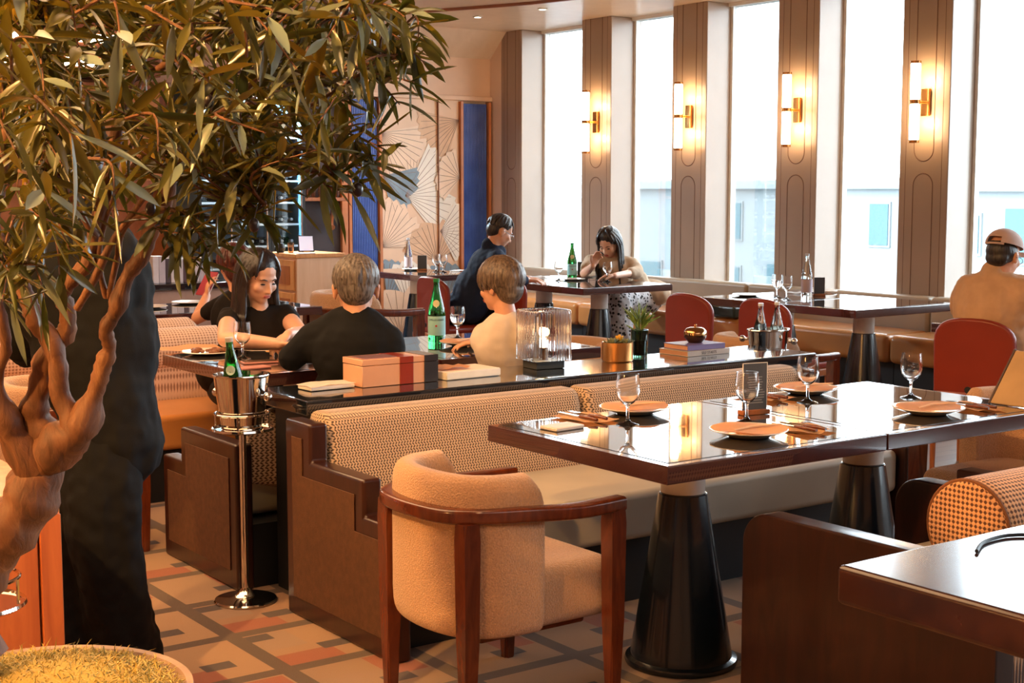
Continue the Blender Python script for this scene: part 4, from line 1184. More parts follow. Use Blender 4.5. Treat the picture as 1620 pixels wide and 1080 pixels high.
def skinned(name, bm, m, parent, voxel=0.006, it=6, fac=0.5, wrinkle=0.0):
    me = bpy.data.meshes.new('tmp'); bm.to_mesh(me); bm.free()
    o = bpy.data.objects.new('tmp', me); COL.objects.link(o)
    r = o.modifiers.new('r', 'REMESH'); r.mode = 'VOXEL'; r.voxel_size = voxel; r.use_smooth_shade = True
    s = o.modifiers.new('s', 'SMOOTH'); s.iterations = it; s.factor = fac
    dg = bpy.context.evaluated_depsgraph_get(); dg.update()
    m2 = bpy.data.meshes.new_from_object(o.evaluated_get(dg))
    bpy.data.objects.remove(o); bpy.data.meshes.remove(me)
    m2.name = name
    if wrinkle:
        for v, nrm in zip(m2.vertices, [x.vector.copy() for x in m2.vertex_normals]):
            n_ = noise.noise(Vector((v.co.x * 13, v.co.y * 13, v.co.z * 7))) + 0.5 * noise.noise(v.co * 30)
            v.co = v.co + nrm * n_ * wrinkle
    for p in m2.polygons: p.use_smooth = True
    m2.materials.clear(); m2.materials.append(m)
    oo = bpy.data.objects.new(name, m2); COL.objects.link(oo)
    if parent is not None: oo.parent = parent
    return oo

def skin_mat(name, h):
    g = N(name); v = g.coord(); f = g.noise(v, 30, 4); c = hexc(h)
    g.l(g.ramp(f, [(0.3, tuple(x * 0.93 for x in c[:3]) + (1,)), (0.7, c)]), g.b.inputs['Base Color'])
    g.setp(Roughness=0.45); g.b.inputs['Subsurface Weight'].default_value = 0.12; g.b.inputs['Subsurface Scale'].default_value = 0.01
    return g.m
def hair_mat(name, a, b, rough=0.4, sc=(60, 60, 8)):
    g = N(name); v = g.coord(sc); f = g.noise(v, 2.0, 4, 0.6)
    g.l(g.ramp(f, [(0.35, hexc(a)), (0.65, hexc(b))]), g.b.inputs['Base Color']); g.setp(Roughness=rough); g.bump(f, 0.6, 0.004); return g.m
skinA = skin_mat('skin_warm', 'D9A080'); skinB = skin_mat('skin_fair', 'E0AE92')
hblack = hair_mat('hair_black', '0E0B0B', '2A2020', 0.3)
hgrey = hair_mat('hair_grey_brown', '2E2622', '7E746C', 0.45)
hbrown = hair_mat('hair_ash_brown', '33251E', '75614F', 0.4)
hmaroon = hair_mat('hair_maroon', '2A100C', '5A2418', 0.35)
hdark = hair_mat('hair_dark', '16110F', '3C322C', 0.4)
def cloth(name, h, rough=0.85, var=0.08):
    return mat(name, h, rough, var=var, vscale=14, bump=0.25, bscale=300, sheen=0.0, spec=0.25)

def head_prims(bm, c, M, s=1.0):
    """c = centre of the head; M columns side/forward/up"""
    def P(a, b, d): return Vector(c) + M @ Vector((a * s, b * s, d * s))
    def E(a, b, d, r): ball(bm, P(a, b, d), tuple(x * s for x in r), M, 18)
    E(0, -0.012, 0.030, (0.074, 0.093, 0.084)); E(0, 0.020, -0.030, (0.061, 0.070, 0.078)); E(0, 0.052, -0.082, (0.028, 0.028, 0.024))
    E(0, 0.030, -0.062, (0.048, 0.050, 0.042)); E(0.036, 0.058, -0.024, (0.026, 0.024, 0.024)); E(-0.036, 0.058, -0.024, (0.026, 0.024, 0.024))
    limb(bm, [P(0, 0.080, 0.008), P(0, 0.092, -0.012), P(0, 0.103, -0.032)], [0.007 * s, 0.008 * s, 0.011 * s], 10)
    E(0.011, 0.090, -0.036, (0.009, 0.009, 0.007)); E(-0.011, 0.090, -0.036, (0.009, 0.009, 0.007))
    E(0, 0.080, -0.058, (0.024, 0.012, 0.013)); E(0, 0.066, 0.020, (0.050, 0.020, 0.014))
    for sd in (-1, 1):
        E(sd * 0.076, -0.008, -0.012, (0.009, 0.018, 0.031)); E(sd * 0.080, -0.014, 0.002, (0.008, 0.016, 0.016))
def face_parts(parent, c, M, s=1.0, browm=None, lip='B0574A', closed=False):
    def P(a, b, d): return Vector(c) + M @ Vector((a * s, b * s, d * s))
    for sd in (-1, 1):
        bm = new_bm(); ball(bm, P(sd * 0.029, 0.0765, -0.002), (0.0135 * s, 0.007 * s, (0.0035 if closed else 0.0065) * s), M, 12)
        e = obj('eye', bm, mat('eye_white', 'E8E0DA', 0.2) if not closed else mat('lash', '1A1210', 0.5), parent)
        if not closed:
            bm = new_bm(); ball(bm, P(sd * 0.029, 0.0795, -0.003), (0.0058 * s, 0.0052 * s, 0.0058 * s), M, 10); obj('iris', bm, mat('iris_dark', '1C100B', 0.2), e)
        tb = tube([P(sd * 0.014, 0.084, 0.018), P(sd * 0.030, 0.082, 0.023), P(sd * 0.046, 0.070, 0.017)], [0.0022 * s, 0.0034 * s, 0.0015 * s], 8)
        obj('eyebrow', tb, browm or hblack, parent)
    bm = new_bm(); ball(bm, P(0, 0.0895, -0.0555), (0.021 * s, 0.0055 * s, 0.0042 * s), M, 12); ball(bm, P(0, 0.0885, -0.0625), (0.018 * s, 0.006 * s, 0.005 * s), M, 12)
    obj('lips', bm, mat('lips_' + lip, lip, 0.4), parent)
def hand_prims(bm, w, d, n, thumb, s=1.0, curl=0.5, spread=0.12):
    """w wrist, d pointing direction, n palm normal (towards which fingers curl), thumb = +1/-1 side"""
    d = Vector(d).normalized(); n = Vector(n); n = (n - d * n.dot(d)).normalized(); sd = d.cross(n) * thumb
    w = Vector(w)
    ball(bm, w + d * 0.045 * s, (0.038 * s, 0.046 * s, 0.015 * s), Matrix((sd, d, n)).transposed(), 14)
    for k, (off, L) in enumerate(((0.028, 0.072), (0.010, 0.080), (-0.009, 0.074), (-0.026, 0.058))):
        b = w + d * (0.078 - 0.006 * abs(k - 1)) * s + sd * off * s; dirn = (d + sd * off * spread / 0.03).normalized(); pts = [b - dirn * 0.015 * s]; a = 0.0
        for f in (0.42, 0.32, 0.26):
            a += curl * (0.8 + 0.12 * k); dd = dirn * math.cos(a) + n * math.sin(a); pts.append(pts[-1] + dd * (L * f + (0.015 if f == 0.42 else 0)) * s)
        limb(bm, pts, [0.0092 * s, 0.0088 * s, 0.008 * s, 0.0068 * s], 8)
    tb = w + d * 0.022 * s + sd * 0.026 * s; td = (d * 0.75 + sd * 0.62 + n * 0.35).normalized()
    limb(bm, [tb, tb + td * 0.034 * s, tb + td * 0.058 * s + n * 0.008 * s + d * 0.010 * s], [0.013 * s, 0.0105 * s, 0.0085 * s], 8)
def locks(bm, c, M, n, a0, a1, rad, length, seed, r=0.0045, drop=0.0, face=0.6, jitter=0.1, s=1.0):
    """hair locks following the skull from the crown down. azimuth 0 = forward"""
    rnd = random.Random(seed)
    for k in range(n):
        az = a0 + (a1 - a0) * (k + rnd.random()) / n; pts = []; R = []
        ln = length * rnd.uniform(0.9, 1.05); j = rnd.uniform(-jitter, jitter); rr = rnd.uniform(0.99, 1.05)
        m_ = 8
        for i in range(m_ + 1):
            th = (0.12 + (ln - 0.12) * i / m_); aa = az + j * i / m_
            q = Vector((math.sin(aa) * math.sin(th) * rad[0] * rr, math.cos(aa) * math.sin(th) * rad[1] * rr - 0.012, math.cos(th) * rad[2] * rr + 0.03))
            if th > PI / 2 and drop: q.z = 0.03 - (th - PI / 2) * drop; q.x = math.sin(aa) * rad[0] * rr; q.y = math.cos(aa) * rad[1] * rr - 0.012
            pts.append(Vector(c) + M @ (q * s)); R.append(r * s * (1.0 if i < m_ - 1 else 0.45) * rnd.uniform(0.8, 1.2))
        tube(pts, R, 6, bm)

def person(label):
    return None
def setp_(o, label): return tag(o, label, 'person')

# --- man in black T-shirt, seen from behind
D = 5.83
c = ray(563, 456, D); f = (FW * 1.0 - RT * 0.12 - UP * 0.16); M = frame(f) * 1.12
pel = Vector((2.86, 5.13, 0.52)); neck = ray(564, 497, D - 0.02)
shL = ray(493, 536, D + 0.02); shR = ray(615, 541, D); elL = ray(462, 592, D + 0.02); elR = ray(626, 622, D + 0.10)
wrL = ray(478, 578, D + 0.42) ; wrL.z = 0.775; wrR = elR + FW * 0.25 + Vector((-0.05, 0, 0.02)); wrR.z = 0.775
elL.z = 0.80; elR.z = 0.78
elR = elR - FW * 0.10
bm = new_bm(); head_prims(bm, c, M)
limb(bm, [c - UP * 0.06 - M @ Vector((0, 0.02, 0)), neck, neck - UP * 0.05], [0.055, 0.056, 0.07])
chest = neck - UP * 0.20 + RT * 0.0; limb(bm, [neck - UP * 0.08, chest, pel], [0.07, 0.085, 0.09]); 
for sh, el, wr in ((shL, elL, wrL), (shR, elR, wrR)): limb(bm, [sh, el], [0.05, 0.042]); limb(bm, [el, wr], [0.040, 0.028])
hand_prims(bm, wrL, FW * 0.6 + RT * 0.5, -UP, 1, curl=0.2); hand_prims(bm, wrR, FW - RT * 0.5, -UP, -1, curl=0.2)
kn = Vector((2.80, 5.50, 0.50)); kn2 = Vector((3.05, 5.50, 0.50))
for k_ in (kn, kn2): limb(bm, [pel, k_], [0.09, 0.065]); limb(bm, [k_, k_ + Vector((0, 0.06, -0.42))], [0.058, 0.04])
manA = skinned('person', bm, skinA, None, 0.006, 5)
setp_(manA, 'grey haired man in a black t-shirt seen from behind at the family table')
bm = new_bm()
Mb = frame(FW - RT * 0.1)
ball(bm, chest + UP * 0.04, (0.185, 0.115, 0.17), Mb); ball(bm, pel.lerp(chest, 0.45), (0.17, 0.12, 0.19), Mb); ball(bm, pel + UP * 0.06, (0.18, 0.13, 0.12), Mb)
limb(bm, [shL, neck - UP * 0.022, shR], [0.066, 0.066, 0.066]); limb(bm, [shL - UP * 0.03, neck - UP * 0.12, shR - UP * 0.03], [0.07, 0.09, 0.07])
limb(bm, [shL, elL], [0.066, 0.056]); limb(bm, [shR, shR.lerp(elR, 0.85)], [0.066, 0.054])
skinned('tshirt', bm, cloth('black_tee', '0D0E10'), manA, 0.008, 6, wrinkle=0.006)
bm = new_bm(); limb(bm, [pel, kn], [0.115, 0.08]); limb(bm, [pel, kn2], [0.115, 0.08])
for k_ in (kn, kn2): limb(bm, [k_, k_ + Vector((0, 0.06, -0.40))], [0.072, 0.055])
skinned('trousers', bm, cloth('dark_trousers', '1C1D22'), manA, 0.012, 4)
bm = new_bm(); ball(bm, c + M @ Vector((0, -0.016, 0.036)), (0.078, 0.094, 0.087), M, 18)
ball(bm, c + M @ Vector((0, -0.045, 0.000)), (0.068, 0.062, 0.07), M, 18)
locks(bm, c, M, 120, 0.5, 2 * PI - 0.5, (0.083, 0.101, 0.090), 1.55, 3, jitter=0.5); locks(bm, c, M, 120, 1.3, 2 * PI - 1.3, (0.080, 0.098, 0.088), 1.95, 4, jitter=0.3); locks(bm, c, M, 30, -0.6, 0.6, (0.083, 0.101, 0.094), 1.1, 5, jitter=0.6)
skinned('hair', bm, hgrey, manA, 0.0035, 1, 0.3)
face_parts(manA, c, M)

# --- guest in white T-shirt, short hair, looking left
D = 6.24
c = ray(791, 452, D); f = (-RT * 0.82 + FW * 0.62 - UP * 0.14); M = frame(f)
pel = Vector((3.76, 5.14, 0.52)); neck = ray(800, 496, D)
shL = ray(768, 530, D + 0.04); shR = ray(834, 532, D - 0.04); elL = ray(764, 590, D - 0.02); elL.z = 0.81; elR = ray(842, 590, D)
wrL = elL + FW * 0.22 + RT * 0.10 - UP * 0.02; wrR = Vector((3.70, 5.42, 0.78)); elR.z = 0.78
bm = new_bm(); head_prims(bm, c, M, 0.97)
limb(bm, [c - UP * 0.07 - M @ Vector((0, 0.015, 0)), neck, neck - UP * 0.05], [0.046, 0.047, 0.06])
chest = neck - UP * 0.17; limb(bm, [neck - UP * 0.08, chest, pel], [0.055, 0.075, 0.085])
for sh, el, wr in ((shL, elL, wrL), (shR, elR, wrR)): limb(bm, [sh, el], [0.040, 0.036]); limb(bm, [el, wr], [0.035, 0.024])
hand_prims(bm, wrL, Vector((-0.5, 0.8, 0)), -UP, 1, 0.92, 0.3); hand_prims(bm, wrR, Vector((-0.6, 0.7, 0)), -UP, -1, 0.92, 0.3)
kn = Vector((3.66, 5.50, 0.50)); kn2 = Vector((3.90, 5.50, 0.50))
for k_ in (kn, kn2): limb(bm, [pel, k_], [0.085, 0.06]); limb(bm, [k_, k_ + Vector((0, 0.06, -0.42))], [0.054, 0.04])
gw_ = skinned('person', bm, skinA, None, 0.006, 5)
setp_(gw_, 'person with short ash brown hair and white t-shirt looking left behind the ribbed lamp')
bm = new_bm(); Mb = frame(-RT * 0.5 + FW * 0.8)
ball(bm, chest + UP * 0.03, (0.155, 0.105, 0.15), Mb); ball(bm, pel.lerp(chest, 0.45), (0.15, 0.11, 0.18), Mb); ball(bm, pel + UP * 0.06, (0.16, 0.13, 0.11), Mb)
limb(bm, [shL, neck - UP * 0.03, shR], [0.052, 0.052, 0.052]); limb(bm, [shL - UP * 0.03, neck - UP * 0.10, shR - UP * 0.03], [0.06, 0.075, 0.06])
limb(bm, [shL, shL.lerp(elL, 0.72)], [0.060, 0.064]); limb(bm, [shR, shR.lerp(elR, 0.80)], [0.058, 0.056])
skinned('tshirt', bm, cloth('white_tee', 'CDBEB2'), gw_, 0.008, 6, wrinkle=0.006)
bm = new_bm(); limb(bm, [pel, kn], [0.11, 0.075]); limb(bm, [pel, kn2], [0.11, 0.075])
skinned('trousers', bm, cloth('dark_trousers', '1C1D22'), gw_, 0.012, 4)
bm = new_bm(); ball(bm, c + M @ Vector((0, -0.020, 0.036)), (0.080, 0.094, 0.088), M, 18); ball(bm, c + M @ Vector((0, -0.050, -0.010)), (0.070, 0.060, 0.075), M, 18)
locks(bm, c, M, 150, 0.55, 2 * PI - 0.55, (0.090, 0.106, 0.096), 2.0, 13, jitter=0.25, r=0.005); locks(bm, c, M, 110, 1.5, 2 * PI - 1.5, (0.086, 0.104, 0.092), 2.25, 14, jitter=0.2, r=0.005); locks(bm, c, M, 40, -0.7, 0.7, (0.088, 0.106, 0.098), 1.25, 15, jitter=0.5)
skinned('hair', bm, hbrown, gw_, 0.0035, 1, 0.3)
face_parts(gw_, c, M, 0.97, hbrown)

# --- long haired woman in black top facing us
D = 6.93
c = ray(409, 438, D); f = (RT * 0.66 - FW * 0.62 - UP * 0.36); M = frame(f) * 1.08
pel = Vector((2.95, 6.52, 0.52)); neck = ray(410, 480, D + 0.04)
shL = ray(362, 505, D); shR = ray(452, 500, D + 0.10); elL = ray(357, 548, D - 0.35); elL.z = 0.80; elR = ray(476, 540, D - 0.1); elR.z = 0.80
wrL = ray(440, 528, D - 0.55); wrL.z = 0.80; wrR = ray(456, 528, D - 0.45); wrR.z = 0.83
bm = new_bm(); head_prims(bm, c, M, 0.98)
limb(bm, [c - UP * 0.06 - M @ Vector((0, 0.03, 0)), neck, neck - UP * 0.05], [0.042, 0.043, 0.055])
chest = neck - UP * 0.19; limb(bm, [neck - UP * 0.07, chest, pel], [0.055, 0.075, 0.085])
for sh, el, wr in ((shL, elL, wrL), (shR, elR, wrR)): limb(bm, [sh, sh.lerp(el, 0.5), el], [0.044, 0.045, 0.038]); limb(bm, [el, el.lerp(wr, 0.4), wr], [0.038, 0.036, 0.024])
hand_prims(bm, wrL, RT * 0.9 - UP * 0.15, -UP * 0.8 - FW * 0.3, 1, 0.92, 0.45); hand_prims(bm, wrR, -RT * 0.4 - FW * 0.6 - UP * 0.3, -UP, -1, 0.92, 0.5)
kn = Vector((2.85, 6.10, 0.50)); kn2 = Vector((3.08, 6.10, 0.50))
for k_ in (kn, kn2): limb(bm, [pel, k_], [0.085, 0.06]); limb(bm, [k_, k_ + Vector((0, -0.06, -0.42))], [0.052, 0.038])
wom = skinned('person', bm, skinB, None, 0.006, 5)
setp_(wom, 'long haired woman in a black sleeveless top eating at the family table')
bm = new_bm(); Mb = frame(RT * 0.2 - FW)
ball(bm, chest + UP * 0.02, (0.155, 0.105, 0.15), Mb); ball(bm, pel.lerp(chest, 0.45), (0.15, 0.11, 0.18), Mb); ball(bm, pel + UP * 0.06, (0.16, 0.13, 0.11), Mb)
limb(bm, [shL + UP * 0.005, neck - UP * 0.065, shR + UP * 0.005], [0.056, 0.058, 0.056]); limb(bm, [shL, shL.lerp(elL, 0.22)], [0.056, 0.055]); limb(bm, [shR, shR.lerp(elR, 0.25)], [0.056, 0.054])
skinned('black_top', bm, cloth('black_brown_top', '150F0C'), wom, 0.008, 5, wrinkle=0.005)
bm = new_bm(); limb(bm, [pel, kn], [0.11, 0.075]); limb(bm, [pel, kn2], [0.11, 0.075])
for k_ in (kn, kn2): limb(bm, [k_, k_ + Vector((0, -0.06, -0.40))], [0.07, 0.055])
skinned('trousers', bm, cloth('dark_trousers', '1C1D22'), wom, 0.012, 4)
def long_hair(parent, c, M, m, down, seed, n=90, r=0.006, s=1.0, L=0.42, sides=((1.0, 2.5), (3.7, 5.2)), part=0.0):
    rnd = random.Random(seed); bm = new_bm()
    ball(bm, c + M @ Vector((0, -0.020, 0.040)) * s, (0.081 * s, 0.092 * s, 0.086 * s), M, 18); ball(bm, c + M @ Vector((0, -0.050, -0.02)) * s, (0.072 * s, 0.055 * s, 0.09 * s), M, 18)
    locks(bm, c, M, 90, 0.75, 2 * PI - 0.75, (0.088, 0.102, 0.094), 1.75, seed, jitter=0.15, s=s)
    for k in range(n):
        lo, hi = sides[k % 2]; aa = rnd.uniform(lo, hi)
        rr = rnd.uniform(0.98, 1.12)
        p0 = Vector((math.sin(aa) * 0.05, math.cos(aa) * 0.06 - 0.01, 0.112)); p1 = Vector((math.sin(aa) * 0.084 * rr, math.cos(aa) * 0.090 * rr - 0.012, 0.045)); p2 = Vector((math.sin(aa) * 0.090 * rr, math.cos(aa) * 0.085 * rr - 0.012, -0.03))
        P_ = [c + M @ (q * s) for q in (p0, p1, p2)]; ln = L * rnd.uniform(0.85, 1.0)
        out = (P_[2] - c); out.z = 0; out = out.normalized() * 0.02
        P_ += [P_[2] + down * 0.10 + out * 0.5 - UP * 0.03, P_[2] + down * ln * 0.6 + out, P_[2] + down * ln + out * rnd.uniform(-0.5, 1.0)]
        ex = smooth_path(P_, 3); tube(ex, [r * (1 if i < len(ex) - 3 else 0.5) * rnd.uniform(0.9, 1.15) for i in range(len(ex))], 6, bm)
    return skinned('hair', bm, m, parent, 0.0045, 1, 0.35)
long_hair(wom, c, M, hblack, -UP, 21, 150, 0.0065, 1.0, 0.30, ((0.95, 2.6), (3.7, 5.3)))
face_parts(wom, c, M, 0.98, closed=True)

# --- guest behind her with dark reddish hair holding a red menu
D = 8.3
c = ray(370, 420, D); f = (FW * 0.8 - RT * 0.5 - UP * 0.1); M = frame(f)
pel = Vector((3.0, 7.95, 0.52)); neck = ray(375, 458, D); pel.x = neck.x + 0.05; pel.y = neck.y + 0.05
shL = ray(352, 482, D + 0.05); shR = ray(412, 485, D); elL = ray(312, 503, D + 0.22); wrL = ray(327, 468, D + 0.32); elR = ray(420, 530, D); wrR = ray(400, 520, D + 0.3)
bm = new_bm(); head_prims(bm, c, M)
limb(bm, [c - UP * 0.07, neck, neck - UP * 0.05], [0.045, 0.046, 0.06]); chest = neck - UP * 0.18; limb(bm, [neck - UP * 0.08, chest, pel], [0.06, 0.08, 0.09])
for sh, el, wr in ((shL, elL, wrL), (shR, elR, wrR)): limb(bm, [sh, el], [0.045, 0.038]); limb(bm, [el, wr], [0.036, 0.025])
hand_prims(bm, wrL, UP * 0.9 + RT * 0.1, FW * 0.3 + RT, 1, 0.95, 0.5); hand_prims(bm, wrR, FW, -UP, -1, 0.95, 0.3)
for dx in (-0.1, 0.1): limb(bm, [pel, pel + Vector((dx, 0.38, -0.02))], [0.085, 0.06]); limb(bm, [pel + Vector((dx, 0.38, -0.02)), pel + Vector((dx, 0.42, -0.46))], [0.055, 0.04])
gb_ = skinned('person', bm, skinA, None, 0.007, 5)
setp_(gb_, 'guest with reddish dark hair reading a red menu behind the long haired woman')
bm = new_bm(); Mb = frame(FW - RT * 0.3)
ball(bm, chest + UP * 0.02, (0.16, 0.11, 0.16), Mb); ball(bm, pel.lerp(chest, 0.45), (0.16, 0.12, 0.19), Mb)
limb(bm, [shL, neck - UP * 0.05, shR], [0.055, 0.06, 0.055]); limb(bm, [shL, shL.lerp(elL, 0.55)], [0.056, 0.052]); limb(bm, [shR, elR], [0.056, 0.052])
skinned('dark_top', bm, cloth('black_brown_top', '150F0C'), gb_, 0.009, 5, wrinkle=0.005)
bm = new_bm(); ball(bm, c + M @ Vector((0, -0.02, 0.036)), (0.086, 0.098, 0.092), M, 18); ball(bm, c + M @ Vector((0, -0.05, -0.02)), (0.078, 0.065, 0.09), M, 18)
locks(bm, c, M, 150, 0.6, 2 * PI - 0.6, (0.094, 0.108, 0.1), 2.2, 33, jitter=0.4, r=0.006)
skinned('hair', bm, hmaroon, gb_, 0.0045, 1, 0.3)
t = thing('red_menu', 'red covered menu held up by the guest behind the long haired woman', 'menu', wrL + UP * 0.05 + RT * 0.02 + FW * 0.03)
bm = box(-0.004, 0.004, -0.004, 0.16, -0.06, 0.10, 0.002, 1); bmesh.ops.rotate(bm, verts=bm.verts, cent=(0, 0, 0), matrix=Matrix.Rotation(0.5, 3, 'Y')); obj('cover', bm, mat('menu_red', 'A01F34', 0.4), t)
bm = box(0.006, 0.012, 0.0, 0.15, -0.055, 0.095, 0.001, 1); bmesh.ops.rotate(bm, verts=bm.verts, cent=(0, 0, 0), matrix=Matrix.Rotation(0.5, 3, 'Y')); obj('pages', bm, mat('page_F1ECE2', 'F1ECE2', 0.7), t)

# --- man in navy jacket with glasses
D = 10.9
c = ray(791, 366, D); f = (RT * 0.80 + FW * 0.35 - UP * 0.42); M = frame(f)
neck = ray(781, 390, D); pel = Vector((6.08, 9.22, 0.53)); shL = ray(762, 408, D + 0.12); shR = ray(787, 414, D - 0.16)
elR = ray(800, 452, D - 0.1); wrR = ray(835, 452, D + 0.1); elL = ray(770, 455, D + 0.2); wrL = ray(835, 447, D + 0.3)
elR.z = 0.80; wrR.z = 0.79; wrL.z = 0.79; elL.z = 0.82
bm = new_bm(); head_prims(bm, c, M, 1.05)
limb(bm, [c - UP * 0.05 - M @ Vector((0, 0.04, 0)), neck, neck - UP * 0.05], [0.055, 0.056, 0.07]); chest = neck - UP * 0.22 - RT * 0.04; limb(bm, [neck - UP * 0.08, chest, pel], [0.07, 0.085, 0.09])
for sh, el, wr in ((shL, elL, wrL), (shR, elR, wrR)): limb(bm, [sh, el], [0.048, 0.042]); limb(bm, [el, wr], [0.04, 0.028])
hand_prims(bm, wrR, RT, -UP, 1, 1, 0.3); hand_prims(bm, wrL, RT, -UP, -1, 1, 0.3)
for dy in (-0.09, 0.09): limb(bm, [pel, pel + Vector((0.42, dy, -0.02))], [0.09, 0.065]); limb(bm, [pel + Vector((0.42, dy, -0.02)), pel + Vector((0.42, dy, -0.47))], [0.055, 0.04])
nav = skinned('person', bm, skinA, None, 0.008, 5)
setp_(nav, 'man in glasses and a navy jacket bending over the window table')
bm = new_bm(); Mb = frame(Vector((1, 0.1, -0.2)))
ball(bm, chest + UP * 0.05, (0.20, 0.13, 0.18), Mb); ball(bm, pel.lerp(chest, 0.5), (0.19, 0.14, 0.22), Mb); ball(bm, pel + UP * 0.04, (0.19, 0.15, 0.12), Mb)
limb(bm, [shL, neck - UP * 0.06, shR], [0.075, 0.070, 0.075]); limb(bm, [shL, elL], [0.070, 0.060]); limb(bm, [shR, elR], [0.070, 0.060]); limb(bm, [elL, elL.lerp(wrL, 0.8)], [0.058, 0.045]); limb(bm, [elR, elR.lerp(wrR, 0.8)], [0.058, 0.045])
limb(bm, [neck + UP * 0.01 - RT * 0.03, neck - UP * 0.05 + RT * 0.03], [0.062, 0.07])
skinned('navy_jacket', bm, cloth('navy_cloth', '182238'), nav, 0.010, 5, wrinkle=0.007)
bm = new_bm()
for dy in (-0.09, 0.09): limb(bm, [pel, pel + Vector((0.42, dy, -0.02))], [0.115, 0.085]); limb(bm, [pel + Vector((0.42, dy, -0.02)), pel + Vector((0.42, dy, -0.45))], [0.075, 0.06])
skinned('trousers', bm, cloth('dark_trousers', '1C1D22'), nav, 0.012, 4)
bm = new_bm(); ball(bm, c + M @ Vector((0, -0.018, 0.042)), (0.081, 0.096, 0.088), M, 18); ball(bm, c + M @ Vector((0, -0.055, -0.0)), (0.070, 0.058, 0.07), M, 18)
locks(bm, c, M, 100, 0.9, 2 * PI - 0.9, (0.086, 0.104, 0.094), 1.7, 43, jitter=0.3, s=1.04)
skinned('hair', bm, hdark, nav, 0.0045, 1, 0.3)
def spectacles(parent, c, M, s, m):
    bm = new_bm()
    for sd in (-1, 1):
        cc = c + M @ Vector((sd * 0.031, 0.092, -0.004)) * s
        tube([cc + M @ Vector((0.023 * math.cos(a), 0, 0.017 * math.sin(a))) * s for a in [2 * PI * k / 20 for k in range(20)]], 0.0016, 6, bm, closed=True)
        tube([c + M @ Vector((sd * 0.055, 0.088, 0.002)) * s, c + M @ Vector((sd * 0.082, 0.0, 0.004)) * s, c + M @ Vector((sd * 0.082, -0.02, -0.01)) * s], 0.0018, 6, bm)
    tube([c + M @ Vector((-0.008, 0.094, 0)) * s, c + M @ Vector((0.008, 0.094, 0)) * s], 0.0016, 6, bm)
    obj('spectacles', bm, m, parent)
spectacles(nav, c, M, 1.05, mat('spectacle_grey', '8A8D92', 0.2, metal=0.6)); face_parts(nav, c, M, 1.05)

# --- young woman at the window table
D = 12.05
c = ray(963, 384, D); f = (-FW * 0.75 - RT * 0.45 - UP * 0.62); M = frame(f)
neck = ray(972, 402, D + 0.08); pel = Vector((8.10, 9.28, 0.56)); shL = ray(934, 414, D + 0.1); shR = ray(1000, 418, D + 0.05)
elL = ray(924, 436, D - 0.15); elL.z = 0.79; wrL = ray(938, 420, D - 0.35); elR = ray(1008, 440, D - 0.1); elR.z = 0.80; wrR = ray(972, 440, D - 0.45); wrR.z = 0.79
bm = new_bm(); head_prims(bm, c, M, 1.05)
limb(bm, [c - UP * 0.05 - M @ Vector((0, 0.05, 0)), neck, neck - UP * 0.05], [0.046, 0.046, 0.06]); chest = neck - UP * 0.2 + RT * 0.02; limb(bm, [neck - UP * 0.07, chest, pel], [0.055, 0.075, 0.085])
for sh, el, wr in ((shL, elL, wrL), (shR, elR, wrR)): limb(bm, [sh, el], [0.042, 0.038]); limb(bm, [el, wr], [0.036, 0.025])
hand_prims(bm, wrL, UP + RT * 0.4, -FW + RT * 0.4, -1, 1, 0.5); hand_prims(bm, wrR, -RT, -UP, 1, 1, 0.4)
for dy in (-0.08, 0.08): limb(bm, [pel, pel + Vector((-0.42, dy, -0.02))], [0.085, 0.06]); limb(bm, [pel + Vector((-0.42, dy, -0.02)), pel + Vector((-0.40, dy, -0.48))], [0.05, 0.038])
yw = skinned('person', bm, skinB, None, 0.008, 5)
setp_(yw, 'young woman with long black hair and beige blouse looking down at the window table')
bm = new_bm(); Mb = frame(Vector((-1, -0.15, -0.2)))
ball(bm, chest + UP * 0.03, (0.155, 0.11, 0.16), Mb); ball(bm, pel.lerp(chest, 0.45), (0.15, 0.12, 0.20), Mb); ball(bm, pel + UP * 0.04, (0.20, 0.16, 0.12), Mb)
limb(bm, [shL, neck - UP * 0.06, shR], [0.065, 0.06, 0.065]); limb(bm, [shL, shL.lerp(elL, 0.6)], [0.056, 0.056]); limb(bm, [shR, elR, elR.lerp(wrR, 0.3)], [0.056, 0.056, 0.048])
skinned('beige_blouse', bm, cloth('beige_blouse', 'C4AE96'), yw, 0.010, 5, wrinkle=0.006)
g = N('leopard_skirt'); v = g.coord(); vo = g.n('ShaderNodeTexVoronoi'); vo.inputs['Scale'].default_value = 34; g.l(v, vo.inputs['Vector'])
g.l(g.ramp(vo.outputs['Distance'], [(0.32, hexc('15151A')), (0.42, hexc('C8C8CE'))]), g.b.inputs['Base Color']); g.setp(Roughness=0.8)
bm = new_bm()
for dy in (-0.10, 0.10): limb(bm, [pel, pel + Vector((-0.42, dy, -0.01))], [0.13, 0.10]); limb(bm, [pel + Vector((-0.42, dy, -0.01)), pel + Vector((-0.44, dy * 1.4, -0.36))], [0.10, 0.12])
skinned('patterned_skirt', bm, g.m, yw, 0.012, 4, wrinkle=0.01)
long_hair(yw, c, M, hblack, -UP, 51, 110, 0.008, 1.08, 0.34, ((0.9, 2.7), (3.6, 5.2)))
face_parts(yw, c, M, 1.05, closed=True)
x, y = Zp(938, 438, TZ); ph = thing('mobile_phone', 'black phone lying on the window table by the young woman\'s elbow', 'phone', (x, y, TZ), 0.4)
obj('case', box(-0.075, 0.075, -0.037, 0.037, 0, 0.009, 0.004, 2), blackmat, ph); obj('screen', box(-0.07, 0.07, -0.033, 0.033, 0.009, 0.0098), black, ph, smooth=False)
hb = thing('handbag', 'small dark green handbag lying on the bench right of the young woman', 'handbag', (8.20, 8.42, 0.452))
